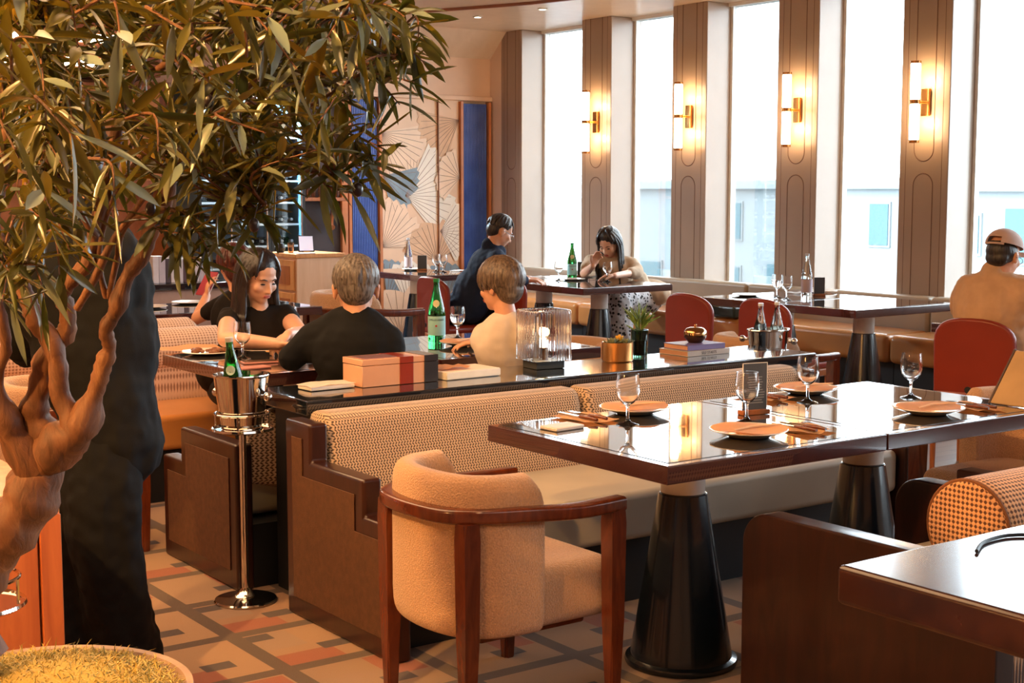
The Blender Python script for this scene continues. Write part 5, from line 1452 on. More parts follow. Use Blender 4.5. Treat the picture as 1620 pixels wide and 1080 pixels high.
obj('bag_body', box(-0.09, 0.09, -0.15, 0.15, 0, 0.10, 0.025, 4), mat('bag_green', '1E2A26', 0.3, coat=0.3), hb); obj('strap', tube(smooth_path([(-0.05, -0.14, 0.08), (-0.03, -0.05, 0.125), (0.0, 0.06, 0.118), (0.02, 0.14, 0.08)], 6), 0.007, 8), mat('bag_strap', '55604E', 0.4), hb)

# --- man in beige shirt and cap
D = 7.5
c = ray(1588, 405, D); f = (FW * 0.62 + RT * 0.72 - UP * 0.25); M = frame(f)
neck = ray(1572, 436, D); pel = Vector((6.45, 4.66, 0.54)); shL = ray(1532, 456, D + 0.12); shR = ray(1618, 458, D - 0.10)
elL = ray(1522, 520, D + 0.28); elL.z = 0.84; wrL = ray(1560, 505, D + 0.5); wrL.z = 0.80; elR = ray(1632, 540, D - 0.02); elR.z = 0.82; wrR = ray(1650, 520, D + 0.3); wrR.z = 0.80
bm = new_bm(); head_prims(bm, c, M, 1.02)
limb(bm, [c - UP * 0.07 - M @ Vector((0, 0.02, 0)), neck, neck - UP * 0.05], [0.055, 0.056, 0.07]); chest = neck - UP * 0.2; limb(bm, [neck - UP * 0.08, chest, pel], [0.07, 0.085, 0.09])
for sh, el, wr in ((shL, elL, wrL), (shR, elR, wrR)): limb(bm, [sh, el], [0.05, 0.044]); limb(bm, [el, wr], [0.042, 0.028])
hand_prims(bm, wrL, Vector((1, 0, 0)), -UP, -1, 1, 0.3); hand_prims(bm, wrR, Vector((1, 0.1, 0)), -UP, 1, 1, 0.3)
for dy in (-0.10, 0.10): limb(bm, [pel, pel + Vector((0.42, dy, -0.02))], [0.09, 0.065]); limb(bm, [pel + Vector((0.42, dy, -0.02)), pel + Vector((0.42, dy, -0.48))], [0.055, 0.04])
cm = skinned('person', bm, skinA, None, 0.007, 5)
setp_(cm, 'man in a beige shirt and pale pink cap seen from behind on the red chair')
bm = new_bm(); Mb = frame(Vector((1, 0.25, -0.1)))
ball(bm, chest + UP * 0.03, (0.21, 0.14, 0.19), Mb); ball(bm, pel.lerp(chest, 0.5), (0.21, 0.155, 0.22), Mb); ball(bm, pel + UP * 0.06, (0.21, 0.17, 0.14), Mb)
limb(bm, [shL, neck - UP * 0.045, shR], [0.078, 0.072, 0.078]); limb(bm, [shL - UP * 0.05, chest + UP * 0.06, shR - UP * 0.05], [0.09, 0.12, 0.09]); limb(bm, [shL, elL, elL.lerp(wrL, 0.8)], [0.072, 0.064, 0.045]); limb(bm, [shR, elR, elR.lerp(wrR, 0.8)], [0.072, 0.064, 0.045])
limb(bm, [neck + UP * 0.015, neck - UP * 0.05], [0.064, 0.075])
skinned('beige_shirt', bm, cloth('beige_shirt', 'C9A584'), cm, 0.008, 5, wrinkle=0.010)
bm = new_bm()
for dy in (-0.10, 0.10): limb(bm, [pel, pel + Vector((0.42, dy, -0.01))], [0.125, 0.09]); limb(bm, [pel + Vector((0.42, dy, -0.02)), pel + Vector((0.42, dy, -0.45))], [0.08, 0.06])
skinned('dark_trousers', bm, cloth('dark_trousers', '1C1D22'), cm, 0.012, 4)
bm = new_bm(); ball(bm, c + M @ Vector((0, -0.025, 0.02)), (0.080, 0.090, 0.075), M, 18); ball(bm, c + M @ Vector((0, -0.058, -0.02)), (0.066, 0.045, 0.05), M, 16)
skinned('hair', bm, hdark, cm, 0.006, 2)
capm = mat('cap_pink_beige', 'CDB0A4', 0.8, var=0.06)
own = new_bm(); bmesh.ops.create_uvsphere(own, u_segments=28, v_segments=18, radius=1)
dl_ = [v for v in own.verts if v.co.z < -0.12 or (v.co.y < -0.55 and abs(v.co.x) < 0.42 and v.co.z < 0.30)]
bmesh.ops.delete(own, geom=dl_, context='VERTS')
for v in own.verts: v.co = c + M @ Vector((v.co.x * 0.092, v.co.y * 0.112 - 0.012, v.co.z * 0.092 + 0.050))
bmesh.ops.solidify(own, geom=own.faces[:], thickness=0.003)
cp_ = obj('cap', own, capm, cm)
bm = new_bm(); rows = []
for k in range(13):
    a = -0.95 + 1.9 * k / 12; r_ = []
    for q in (0, 0.5, 1): r_.append(bm.verts.new(c + M @ Vector((math.sin(a) * (0.09 + 0.0 * q), math.cos(a) * 0.1 + q * 0.075 * math.cos(a * 1.2), 0.045 - 0.012 * q - 0.012 * math.sin(a) ** 2))))
    rows.append(r_)
for A_, B_ in zip(rows, rows[1:]):
    for k in range(2): bm.faces.new((A_[k], A_[k + 1], B_[k + 1], B_[k]))
bmesh.ops.solidify(bm, geom=bm.faces[:], thickness=0.003); obj('brim', bm, capm, cp_)
obj('back_strap', tube([c + M @ Vector((math.sin(a) * 0.090, -0.012 - math.cos(a) * 0.110, 0.043)) for a in [-0.6 + 1.2 * k / 8 for k in range(9)]], 0.006, 8), capm, cp_)
spectacles(cm, c, M, 1.04, mat('spectacle_black', '1A1A1C', 0.3)); face_parts(cm, c, M, 1.02)

# --- waiter in a dark suit, half hidden by the tree
D = 4.2
c = ray(125, 262, D); f = (-RT * 0.55 + FW * 0.75 - UP * 0.2); M = frame(f)
neck = ray(128, 330, D); pel = ray(168, 640, D + 0.05); shL = ray(60, 400, D + 0.12); shR = ray(178, 402, D - 0.05)
elL = ray(35, 530, D + 0.15); wrL = ray(60, 560, D + 0.4); elR = ray(152, 555, D - 0.02); wrR = ray(120, 575, D + 0.25)
kn = ray(165, 850, D); kn2 = ray(120, 850, D + 0.1); ft = Vector((pel.x + 0.02, pel.y - 0.02, 0.07)); ft2 = Vector((pel.x - 0.12, pel.y + 0.10, 0.07))
bm = new_bm(); head_prims(bm, c, M, 1.05)
limb(bm, [c - UP * 0.07, neck, neck - UP * 0.06], [0.055, 0.057, 0.07]); chest = neck - UP * 0.24; limb(bm, [neck - UP * 0.08, chest, pel], [0.07, 0.09, 0.10])
for sh, el, wr in ((shL, elL, wrL), (shR, elR, wrR)): limb(bm, [sh, el], [0.05, 0.044]); limb(bm, [el, wr], [0.042, 0.028])
hand_prims(bm, wrL, FW, -UP, 1, 1, 0.35); hand_prims(bm, wrR, FW - RT * 0.3, -UP, -1, 1, 0.35)
for a_, b_ in ((kn, ft), (kn2, ft2)): limb(bm, [pel, a_, b_], [0.10, 0.065, 0.045]); limb(bm, [b_, b_ + Vector((-0.1, 0.12, -0.03))], [0.045, 0.035])
wt = skinned('person', bm, skinA, None, 0.008, 5)
setp_(wt, 'standing waiter in a dark charcoal suit half hidden behind the olive tree')
bm = new_bm(); Mb = frame(-RT * 0.5 + FW)
ball(bm, chest, (0.21, 0.15, 0.24), Mb); ball(bm, chest.lerp(pel, 0.5), (0.19, 0.15, 0.24), Mb)
limb(bm, [shL, neck - UP * 0.07, shR], [0.08, 0.075, 0.08]); limb(bm, [chest, pel - UP * 0.04 + RT * 0.01, pel - UP * 0.12 + RT * 0.02], [0.15, 0.145, 0.148])
limb(bm, [shL, elL, elL.lerp(wrL, 0.85)], [0.075, 0.066, 0.052]); limb(bm, [shR, elR, elR.lerp(wrR, 0.85)], [0.075, 0.066, 0.052])
limb(bm, [neck, neck - UP * 0.06], [0.065, 0.08])
suit = cloth('charcoal_suit', '0E0F11')
skinned('suit_jacket', bm, suit, wt, 0.010, 5, wrinkle=0.009)
bm = new_bm()
for a_, b_ in ((kn, ft), (kn2, ft2)): limb(bm, [pel - UP * 0.05, a_, b_ + RT * 0.02], [0.135, 0.105, 0.10])
skinned('suit_trousers', bm, suit, wt, 0.010, 4, wrinkle=0.012)
bm = new_bm()
for b_ in (ft, ft2): limb(bm, [Vector((b_.x, b_.y, 0.05)), Vector((b_.x - 0.07, b_.y + 0.09, 0.05)), Vector((b_.x - 0.13, b_.y + 0.16, 0.035))], [0.05, 0.045, 0.035])
skinned('black_shoes', bm, black, wt, 0.008, 3)
bm = new_bm(); ball(bm, c + M @ Vector((0, -0.02, 0.036)), (0.082, 0.096, 0.09), M, 18); ball(bm, c + M @ Vector((0, -0.05, -0.01)), (0.072, 0.06, 0.075), M, 18); locks(bm, c, M, 100, 0.7, 2 * PI - 0.7, (0.088, 0.104, 0.096), 1.8, 63, jitter=0.3)
skinned('hair', bm, hblack, wt, 0.005, 1, 0.3); face_parts(wt, c, M, 1.05)

co = thing('dark_coat', 'dark coat folded over the tweed seat back just right of the waiter', 'coat', (2.62, 7.02, 0.78))
bm = new_bm(); limb(bm, [(-0.18, 0, 0.06), (0.0, 0.02, 0.10), (0.10, 0.0, 0.03), (0.13, -0.02, -0.02)], [0.06, 0.075, 0.05, 0.03]); limb(bm, [(-0.2, 0.05, 0.1), (-0.08, 0.02, 0.16)], [0.05, 0.05])
skinned('coat_cloth', bm, cloth('coat_dark', '121618'), co, 0.008, 4, wrinkle=0.006)

# ================================================================ BAR CORNER (far left)
oak = wood('light_oak', 'B9793F', 'D6985A', 0.4, (10, 10, 1.2), 0.2, 0.8)
oakp = wood('pale_oak', 'CFA582', 'DDB896', 0.45, (8, 8, 1.0), 0.15, 0.5)
t = thing('counter_cabinet', 'orange oak counter cabinet with drawers and pale side beside the blue screen', 'cabinet', (5.86, 11.28, 0))
obj('cabinet_body', box(-0.225, 0.225, -0.27, 0.27, 0, 0.90, 0.006), oakp, t)
obj('worktop', box(-0.24, 0.24, -0.285, 0.285, 0.90, 0.935, 0.005), oak, t)
for (z0, z1) in ((0.62, 0.88), (0.32, 0.60), (0.04, 0.30)):
    d_ = obj('drawer', box(-0.243, -0.226, -0.25, 0.25, z0, z1, 0.004), oak, t)
    obj('drawer_recess', box(-0.2455, -0.243, -0.18, 0.18, z0 + 0.05, z1 - 0.05, 0.001, 1), warmwood, d_)
t = thing('tablet_stand', 'upright till tablet with bright screen on the oak counter cabinet', 'tablet', (5.80, 11.14, 0.936), -YAW + 0.3)
def rotx(bm, a): bmesh.ops.rotate(bm, verts=bm.verts, cent=(0, 0, 0), matrix=Matrix.Rotation(a, 3, 'X')); return bm
obj('tablet', rotx(box(-0.07, 0.07, -0.006, 0.006, 0.01, 0.16, 0.004, 2), -0.35), blackmat, t)
obj('screen', rotx(box(-0.06, 0.06, -0.0075, -0.006, 0.02, 0.15), -0.35), emis('screen_blue', (0.30, 0.46, 0.9), 0.20), t)
obj('foot', box(-0.03, 0.03, -0.02, 0.06, 0, 0.02, 0.004), brass, t)
t = thing('paper_stack', 'flat white papers on the edge of the oak counter cabinet', 'paper', (5.73, 11.05, 0.936)); obj('sheets', box(-0.08, 0.08, -0.05, 0.05, 0, 0.008, 0.001, 1), white, t)
t = thing('amber_cup', 'amber tumbler on the oak counter cabinet left of the till tablet', 'cup', (5.69, 11.22, 0.936)); obj('cup_body', lathe([(0, 0), (0.022, 0), (0.03, 0.09), (0.027, 0.09), (0.02, 0.006), (0, 0.006)], 20), glass('amber_glass', (0.85, 0.5, 0.3, 1)), t)
t = thing('coffee_grinder', 'small dark desk lamp and pot left of the till tablet', 'pot', (5.66, 11.36, 0.936)); obj('pot_body', lathe([(0, 0), (0.03, 0), (0.045, 0.04), (0.03, 0.08), (0, 0.085)], 20), blackmat, t); obj('arm', tube([(0, 0, 0.07), (0.0, 0.0, 0.15), (-0.10, 0.0, 0.17)], 0.008, 8), blackmat, t)
t.name = 'desk_pot'
# dark niche with shelf
struct('wall_niche_panel', box(6.28, 6.935, YB - 0.02, YB + 0.06, 0.0, 2.9), mat('niche_dark', '3A3036', 0.6))
struct('trim_7', box(6.255, 6.285, YB - 0.05, YB + 0.05, 0.0, 2.3, 0.003), warmwood)
t = thing('wall_shelf', 'orange wooden wall shelf on two scroll brackets in the dark niche', 'shelf', (6.61, YB - 0.05, 0))
obj('shelf_board', box(-0.31, 0.31, -0.14, 0.03, 1.37, 1.405, 0.004), warmwood, t)
for dx in (-0.17, 0.19):
    P_ = smooth_path([(dx, 0.0, 1.37), (dx, -0.06, 1.30), (dx, -0.035, 1.20), (dx, -0.03, 1.13), (dx, -0.055, 1.11)], 4)
    obj('bracket', tube(P_, [0.030, 0.026, 0.024, 0.022, 0.02, 0.02, 0.02, 0.02, 0.02, 0.02, 0.02, 0.02, 0.021, 0.024, 0.026, 0.028, 0.028][:len(P_)], 8), warmwood, t)
jarp = thing('amber_tumbler', '', 'glass'); obj('tumbler_body', lathe([(0, 0), (0.018, 0), (0.026, 0.05), (0.024, 0.11), (0.022, 0.11), (0.022, 0.05), (0.016, 0.006), (0, 0.006)], 16), glass('amber_glass', (0.85, 0.5, 0.3, 1)), jarp)
for k in range(9):
    o = jarp if k == 0 else dup(jarp, (0, 0, 0)); o.location = (6.35 + 0.063 * k, YB - 0.09 - 0.03 * (k % 2), 1.4055); tag(o, 'amber tumbler in the row on the orange wall shelf', 'glass', 'amber tumblers on the wall shelf')
# wine display fridge
t = thing('wine_fridge', 'tall glass fronted wine fridge with black frames and cold blue light', 'fridge', (5.73, 12.28, 0))
W = 0.53
obj('fridge_body', join(box(-W, W, 0.20, 0.25, 0.0, 2.35), box(-W, W, -0.22, 0.25, 2.35, 2.4)), mat('fridge_back', '4E7690', 0.4), t)
for sx in (-W, W - 0.02): obj('side_wall', box(sx, sx + 0.02, -0.22, 0.2, 0, 2.35), mat('fridge_back', '4E7690', 0.4), t)
for k, x0 in enumerate((-W, -W / 3, W / 3)):
    x1 = x0 + 2 * W / 3; d_ = thing('x', 'x', 'x'); bpy.data.objects.remove(d_)
    f = new_bm()
    for (a, b, c_, e) in ((x0 + 0.002, x0 + 0.03, 0.1, 2.34), (x1 - 0.03, x1 - 0.002, 0.1, 2.34)): bx(f, a, b, -0.25, -0.222, c_, e)
    bx(f, x0 + 0.03, x1 - 0.03, -0.25, -0.222, 0.1, 0.15); bx(f, x0 + 0.03, x1 - 0.03, -0.25, -0.222, 2.29, 2.34)
    dr = obj('door', f, blackmat, t, smooth=False)
    obj('glass_panel', box(x0 + 0.03, x1 - 0.03, -0.24, -0.235, 0.15, 2.29), pane, dr, smooth=False)
    obj('handle', tube([(x1 - 0.05, -0.27, 0.9), (x1 - 0.05, -0.27, 1.6)], 0.008, 8), chrome, dr)
for z in [0.35 + 0.2 * k for k in range(10)]:
    obj('rack', box(-W + 0.02, W - 0.02, -0.15, 0.2, z, z + 0.018), mat('rack_white', 'D8E4E8', 0.4), t, smooth=False)
light('fridge_lamp', 'AREA', (5.73, 12.10, 2.32), 260, (0.75, 0.9, 1.0), (0, 0, 0), 0.95, 0.2)
wb = thing('wine_bottle', '', 'bottle'); obj('bottle_body', lathe([(0, 0), (0.035, 0), (0.036, 0.17), (0.012, 0.22), (0.012, 0.28), (0, 0.28)], 14, axis=(0, -1, 0)), mat('wine_dark', '22303A', 0.15), wb)
obj('foil_cap', lathe([(0.0128, 0.23), (0.0132, 0.282), (0, 0.282)], 12, axis=(0, -1, 0)), mat('foil_pale', 'B8C4CC', 0.3, metal=0.6), wb)
first = True
for r_ in range(9):
    for k in range(10):
        if random.random() < 0.15: continue
        o = wb if first else dup(wb, (0, 0, 0)); first = False
        o.location = (5.27 + 0.1 * k, 12.42, 0.369 + 0.037 + 0.2 * r_); tag(o, 'dark wine bottle lying on a rack in the wine fridge', 'bottle', 'wine bottles in the fridge')
# oak wall panels and lit overhead canopy left of the fridge
struct('wall_oak_panels', box(1.0, 5.18, YB - 0.02, YB + 0.06, 0, 2.45), wood('amber_panel', 'A05A2C', 'C67C44', 0.4, (3, 3, 0.7), 0.2, 0.6))
struct('wall_bar_upper', box(-3, 6.93, YB - 0.01, YB + 0.06, 2.45, CEIL), mat('bar_upper', 'CFA184', 0.6, var=0.03))
struct('window_bar_opening', box(4.95, 5.30, YB - 0.05, YB - 0.02, 2.78, 2.97), mat('opening_dark', '3A3238', 0.5))
t = thing('bar_canopy', 'brown bar canopy with two glowing light strips seen through the leaves', 'canopy', (3.5, 12.2, 0))
obj('canopy_body', box(-1.3, 1.35, -0.25, 0.36, 2.44, 2.90, 0.01), mat('canopy_brown', '8A4E2E', 0.5), t)
for z in (2.70, 2.50): obj('light_strip', box(-1.2, 1.1, -0.262, -0.25, z, z + 0.07, 0.003, 1), emis('strip_glow', (1, 0.84, 0.6), 5), t)
for k in range(4):
    cb = thing('wall_cabinet', 'amber wall cabinet with rounded inset door under the glowing canopy, ' + ('leftmost', 'second from the left', 'third from the left', 'nearest the wine fridge')[k], 'cabinet', (2.3 + 0.78 * k, 12.42, 0))
    obj('cabinet_body', box(-0.37, 0.37, -0.16, 0.16, 1.5, 2.40, 0.01), warmwood, cb); obj('door', box(-0.31, 0.31, -0.172, -0.161, 1.56, 2.34, 0.005), oak, cb)
# black topped sideboard with pale books, left behind the guests
t = thing('sideboard', 'black topped sideboard holding pale books behind the dark far table', 'sideboard', (4.45, 10.6, 0))
obj('sideboard_top', box(-0.9, 0.62, -0.25, 0.25, 0.72, 0.77, 0.004), GT, t)
obj('sideboard_body', box(-0.86, 0.58, -0.22, 0.22, 0, 0.72, 0.004), mat('pinkish_grey', 'A88C80', 0.5), t)
cols_ = ['D6D0D8', 'BFB8C4', '4A3A40', 'DAD4DA', 'CFC8D0', '5A4148', 'E0DAE0', 'D0C9D2', 'C2BAC8', 'D8D2DA']
xx = 4.14
for k, cc in enumerate(cols_):
    w_ = random.uniform(0.035, 0.055); h_ = random.uniform(0.17, 0.21)
    b_ = thing('book', 'tall %s book in the row on the black topped sideboard' % ('pale grey' if cc[0] in 'DCBE' else 'dark plum'), 'book', (xx + w_ / 2, 10.52, 0.771), 0, 'books on the sideboard')
    obj('cover', box(-w_ / 2, w_ / 2, -0.065, 0.065, 0, h_, 0.002, 1), mat('spine_' + cc, cc, 0.5), b_); obj('pages', box(-w_ / 2 + 0.004, w_ / 2 - 0.004, -0.06, 0.066, 0.004, h_ + 0.0005), mat('page_F1ECE2', 'F1ECE2', 0.7), b_, smooth=False)
    xx += w_ + 0.002
for (px, py, lb) in ((235, 487, 'pale plate at the near edge of the far dark table'), (300, 480, 'pale plate at the far right of the far dark table')):
    x, y = Zp(px, py, TZ); o = obj('dinner_plate', lathe([(0, 0), (0.06, 0), (0.12, 0.012), (0.117, 0.015), (0.06, 0.005), (0, 0.005)], 32), ceram); o.location = (x, y, TZ); tag(o, lb, 'plate')

# orange service cabinet by the tree
t = thing('service_cabinet', 'orange wooden service cabinet standing behind the olive tree pot', 'cabinet', (0.62, 3.6, 0))
obj('cabinet_body', box(-0.48, 0.46, -0.25, 0.26, 0, 0.775, 0.004), oak, t)
cabw = wood('cabinet_orange', 'A8562A', 'C9713A', 0.4, (12, 12, 1.2), 0.25, 0.9)
for (x0, x1) in ((-0.46, -0.01), (0.0, 0.40)):
    obj('door', box(x0, x1, -0.268, -0.251, 0.03, 0.765, 0.004), cabw, t)
for (z0, z1) in ((0.03, 0.345), (0.375, 0.74)):
    obj('side_stile', prism([(0.405, z0), (0.455, z0 + (0.02 if z0 > 0.1 else 0)), (0.455, z1 - 0.02), (0.405, z1)], 'y', -0.272, -0.251, 0.002, 1), cabw, t)
obj('worktop', box(-0.5, 0.30, -0.27, 0.27, 0.776, 0.80, 0.004), black, t)
o = obj('service_tray', box(-0.20, 0.26, -0.15, 0.16, 0.0, 0.05, 0.022, 4), mat('tray_cream', 'DCCBBE', 0.4)); o.location = (0.60, 3.50, 0.801); tag(o, 'cream padded tray on top of the orange service cabinet', 'tray')

# ================================================================ OLIVE TREE
POT = ray(62, 1096, 2.7)
tree = thing('olive_tree', 'potted olive tree with twisted trunk and spreading leafy crown', 'tree', (POT.x, POT.y, 0))
TL = Vector(tree.location)
pz = POT.z
pot = thing('tree_pot', 'wide pale brown round pot with a curled rim under the olive tree', 'pot', (POT.x, POT.y, 0))
obj('pot_body', lathe([(0, 0), (0.17, 0), (0.18, 0.01), (0.25, pz * 0.6), (0.272, pz - 0.02), (0.285, pz - 0.008), (0.283, pz + 0.002), (0.270, pz), (0.258, pz - 0.02), (0.25, pz - 0.06), (0, pz - 0.06)], 64), mat('pot_stone', 'A08472', 0.55, var=0.15, vscale=20, bump=0.2), pot)
ms = new_bm(); rnd = random.Random(3)
lathe([(0.252, pz - 0.05), (0.24, pz - 0.02), (0.18, pz + 0.014), (0.09, pz + 0.030), (0, pz + 0.034)], 40, (POT.x, POT.y, 0), ms)
for k in range(5200):
    a = rnd.random() * 2 * PI; q = 0.25 * rnd.random() ** 0.5; hgt = pz + 0.028 - 0.03 * (q / 0.25) ** 2
    b = Vector((POT.x + q * math.cos(a), POT.y + q * math.sin(a), hgt)); dx = Vector((rnd.gauss(0, 1), rnd.gauss(0, 1), rnd.uniform(-0.3, 0.6))).normalized()
    s = Vector((-dx.y, dx.x, 0)).normalized() * 0.0011; L_ = rnd.uniform(0.014, 0.038); c1 = b + dx * L_ * 0.5 + UP * 0.005; c2 = b + dx * L_ + Vector((rnd.gauss(0, 0.008), rnd.gauss(0, 0.008), rnd.uniform(-0.010, 0.006)))
    vs = [ms.verts.new(p) for p in (b - s, b + s, c1 + s, c1 - s, c2, b - UP * 0.0015, c1 - UP * 0.0018)]
    ms.faces.new((vs[0], vs[1], vs[2], vs[3])); ms.faces.new((vs[3], vs[2], vs[4])); ms.faces.new((vs[0], vs[5], vs[6], vs[3])); ms.faces.new((vs[1], vs[5], vs[6], vs[2]))
g = N('moss_dry'); ge = g.n('ShaderNodeNewGeometry')
g.l(g.ramp(ge.outputs['Random Per Island'], [(0.0, hexc('8C7A2E')), (0.35, hexc('C2A24A')), (0.65, hexc('D9C07A')), (1.0, hexc('7E7F4A'))]), g.b.inputs['Base Color']); g.setp(Roughness=0.8)
mo = obj('dry_moss', ms, g.m); tag(mo, 'dry yellow green moss filling the pot of the olive tree', 'moss', kind='stuff')

g = N('olive_bark'); v = g.coord((1, 1, 0.35)); n1 = g.noise(v, 38, 5, 0.65, 1.0); n2 = g.noise(v, 8, 3)
g.l(g.ramp(g.math('ADD', g.math('MULTIPLY', n1, 0.6), g.math('MULTIPLY', n2, 0.4)), [(0.3, hexc('3C2415')), (0.55, hexc('744A2E')), (0.8, hexc('A67A54'))]), g.b.inputs['Base Color'])
g.setp(Roughness=0.6); g.bump(n1, 0.8, 0.006); bark = g.m
def limbpath(pp, d0, d1=None):
    """list of (px, py, radius_px); returns points and radii"""
    d1 = d1 or d0; n = len(pp); P_ = []; R_ = []
    for i, (a, b, r) in enumerate(pp):
        d = d0 + (d1 - d0) * i / (n - 1); P_.append(ray(a, b, d)); R_.append(r * d / CAM_F)
    S_ = smooth_path(P_, 5); RR = []
    for i in range(len(S_)):
        q = i / (len(S_) - 1) * (n - 1); k = min(int(q), n - 2); RR.append(R_[k] + (R_[k + 1] - R_[k]) * (q - k))
    return S_, RR
nodes = []
branches = [
    ('trunk', [(-40, 1050, 52), (-62, 975, 44), (-24, 890, 44), (36, 805, 42), (70, 735, 38), (76, 680, 33)], 2.70, 2.66),
    ('branch', [(60, 740, 30), (98, 700, 36), (130, 672, 28), (150, 622, 15), (163, 582, 14), (173, 548, 12), (168, 520, 12), (184, 490, 12), (200, 440, 12), (224, 405, 13), (243, 360, 13), (262, 320, 11), (278, 270, 9), (300, 210, 8), (330, 150, 6), (372, 90, 5)], 2.66, 2.35),
    ('branch', [(72, 700, 30), (56, 655, 24), (62, 610, 18), (78, 560, 16), (106, 524, 16), (106, 492, 14), (96, 462, 14), (120, 436, 14), (140, 414, 13), (150, 370, 12), (166, 310, 12), (178, 250, 10), (190, 180, 8), (214, 110, 7), (250, 40, 6)], 2.66, 2.45),
    ('branch', [(122, 680, 24), (98, 630, 15), (92, 580, 15), (78, 535, 16), (58, 505, 15), (42, 470, 14), (26, 440, 13), (8, 400, 12), (-10, 350, 10), (4, 280, 9), (10, 200, 8)], 2.62, 2.5),
    ('branch', [(66, 745, 32), (28, 700, 27), (0, 645, 27), (-8, 600, 14), (8, 555, 9), (2, 500, 8), (-14, 440, 6)], 2.66, 2.5),
    ('branch', [(122, 488, 7), (150, 440, 7), (176, 385, 6), (208, 340, 5), (240, 300, 5), (300, 262, 4), (380, 232, 4), (450, 190, 3.4), (520, 150, 3), (590, 105, 2.4), (648, 84, 2)], 2.55, 2.15),
    ('branch', [(168, 470, 5), (158, 425, 5), (160, 380, 4), (178, 320, 4), (230, 240, 3.5), (330, 190, 3.4), (430, 150, 3), (540, 110, 2.6), (620, 95, 2)], 2.58, 2.3),
    ('branch', [(172, 470, 5), (184, 415, 5), (198, 360, 4), (250, 330, 4), (330, 344, 3), (392, 338, 2.6), (420, 322, 2)], 2.58, 2.2),
    ('branch', [(150, 372, 9), (120, 320, 7), (84, 270, 6), (60, 200, 5), (46, 120, 4), (60, 30, 3)], 2.5, 2.2),
    ('branch', [(278, 270, 7), (330, 250, 5), (400, 260, 4), (470, 268, 3.4), (540, 280, 2.4)], 2.45, 2.2),
    ('branch', [(300, 210, 7), (360, 170, 5), (420, 110, 4), (480, 60, 3.4), (540, 20, 2.6)], 2.4, 2.15),
    ('branch', [(250, 110, 6), (330, 60, 5), (420, 40, 4), (520, 30, 3), (600, 22, 2)], 2.4, 2.1),
]
rnd = random.Random(11)
for i, (nm, pp, d0, d1) in enumerate(branches):
    S_, RR = limbpath(pp, d0, d1)
    RR = [r * rnd.uniform(0.88, 1.14) for r in RR]
    S2 = [p - TL for p in S_]
    o = obj(nm, tube(S2, RR, 14 if i < 5 else 8, lump=0.35 if i < 5 else 0), bark, tree, ang=80)
    n_ = len(S_)
    for k in range(n_):
        if S_[k].z > 1.36 or i >= 5: nodes.append(S_[k])
def inside(px, py, poly):
    c_ = False; j = len(poly) - 1
    for i in range(len(poly)):
        if (poly[i][1] > py) != (poly[j][1] > py) and px < (poly[j][0] - poly[i][0]) * (py - poly[i][1]) / (poly[j][1] - poly[i][1]) + poly[i][0]: c_ = not c_
        j = i
    return c_
crown = [(-40, -60), (590, -60), (625, 30), (648, 70), (640, 108), (600, 120), (620, 150), (560, 165), (585, 215), (560, 262), (515, 250), (470, 270), (430, 245), (370, 280), (330, 262), (285, 285), (250, 262), (200, 275), (150, 300), (110, 330), (80, 420), (-40, 450)]
TW = new_bm(); LV = new_bm(); nl = 0
def leaf(bm, b, d, L_, w, rnd):
    d = d.normalized(); s = d.cross(Vector((rnd.gauss(0, .5), rnd.gauss(0, .5), 1))); s = s.normalized(); u = s.cross(d); cv = rnd.uniform(-0.35, 0.12)
    pr = [(0.0, 0.10), (0.12, 0.45), (0.35, 0.95), (0.6, 1.0), (0.82, 0.62), (1.0, 0.0)]
    mid = []; lt = []; rt = []
    for q, ww in pr:
        c_ = b + d * L_ * q + u * cv * L_ * q * q - UP * 0.05 * L_ * q * q
        mid.append(bm.verts.new(c_ - u * 0.0015 * (ww > 0)))
        if ww > 0.0:
            lt.append(bm.verts.new(c_ + s * w / 2 * ww + u * 0.0012)); rt.append(bm.verts.new(c_ - s * w / 2 * ww + u * 0.0012))
    for k in range(len(lt) - 1):
        bm.faces.new((mid[k], mid[k + 1], lt[k + 1], lt[k])); bm.faces.new((mid[k + 1], mid[k], rt[k], rt[k + 1]))
    bm.faces.new((mid[-2], mid[-1], lt[-1])); bm.faces.new((mid[-1], mid[-2], rt[-1]))
def spray(tip, base, rnd, big=1.0, nleaf=None):
    mid = base.lerp(tip, 0.5) + Vector((rnd.gauss(0, .02), rnd.gauss(0, .02), rnd.gauss(0.02, .02)))
    P_ = smooth_path([base, mid, tip], 6); tube([p - TL for p in P_], [0.0026 + (0.0010 - 0.0026) * k / (len(P_) - 1) for k in range(len(P_))], 5, TW)
    ln = (tip - base).length; n_ = nleaf or max(6, int(min(ln, 0.30) / 0.017)); span = min(1.0, 0.26 / max(ln, 0.01))
    for k in range(n_):
        q = 1 - span * (1 - (k + 0.5) / n_); f_ = q * (len(P_) - 1); i0 = min(int(f_), len(P_) - 2); p = P_[i0].lerp(P_[i0 + 1], f_ - i0); ax = (P_[i0 + 1] - P_[i0]).normalized()
        pa = ax.cross(Vector((rnd.gauss(0, 1), rnd.gauss(0, 1), rnd.gauss(0, 1)))).normalized()
        for sg in (1, -1):
            if rnd.random() < 0.12: continue
            leaf(LV, p - TL, ax * rnd.uniform(0.5, 1.0) + pa * sg * rnd.uniform(0.5, 1.0) + UP * rnd.uniform(-0.3, 0.45), rnd.uniform(0.050, 0.095) * big, rnd.uniform(0.009, 0.0155) * big, rnd)
cnt = 0
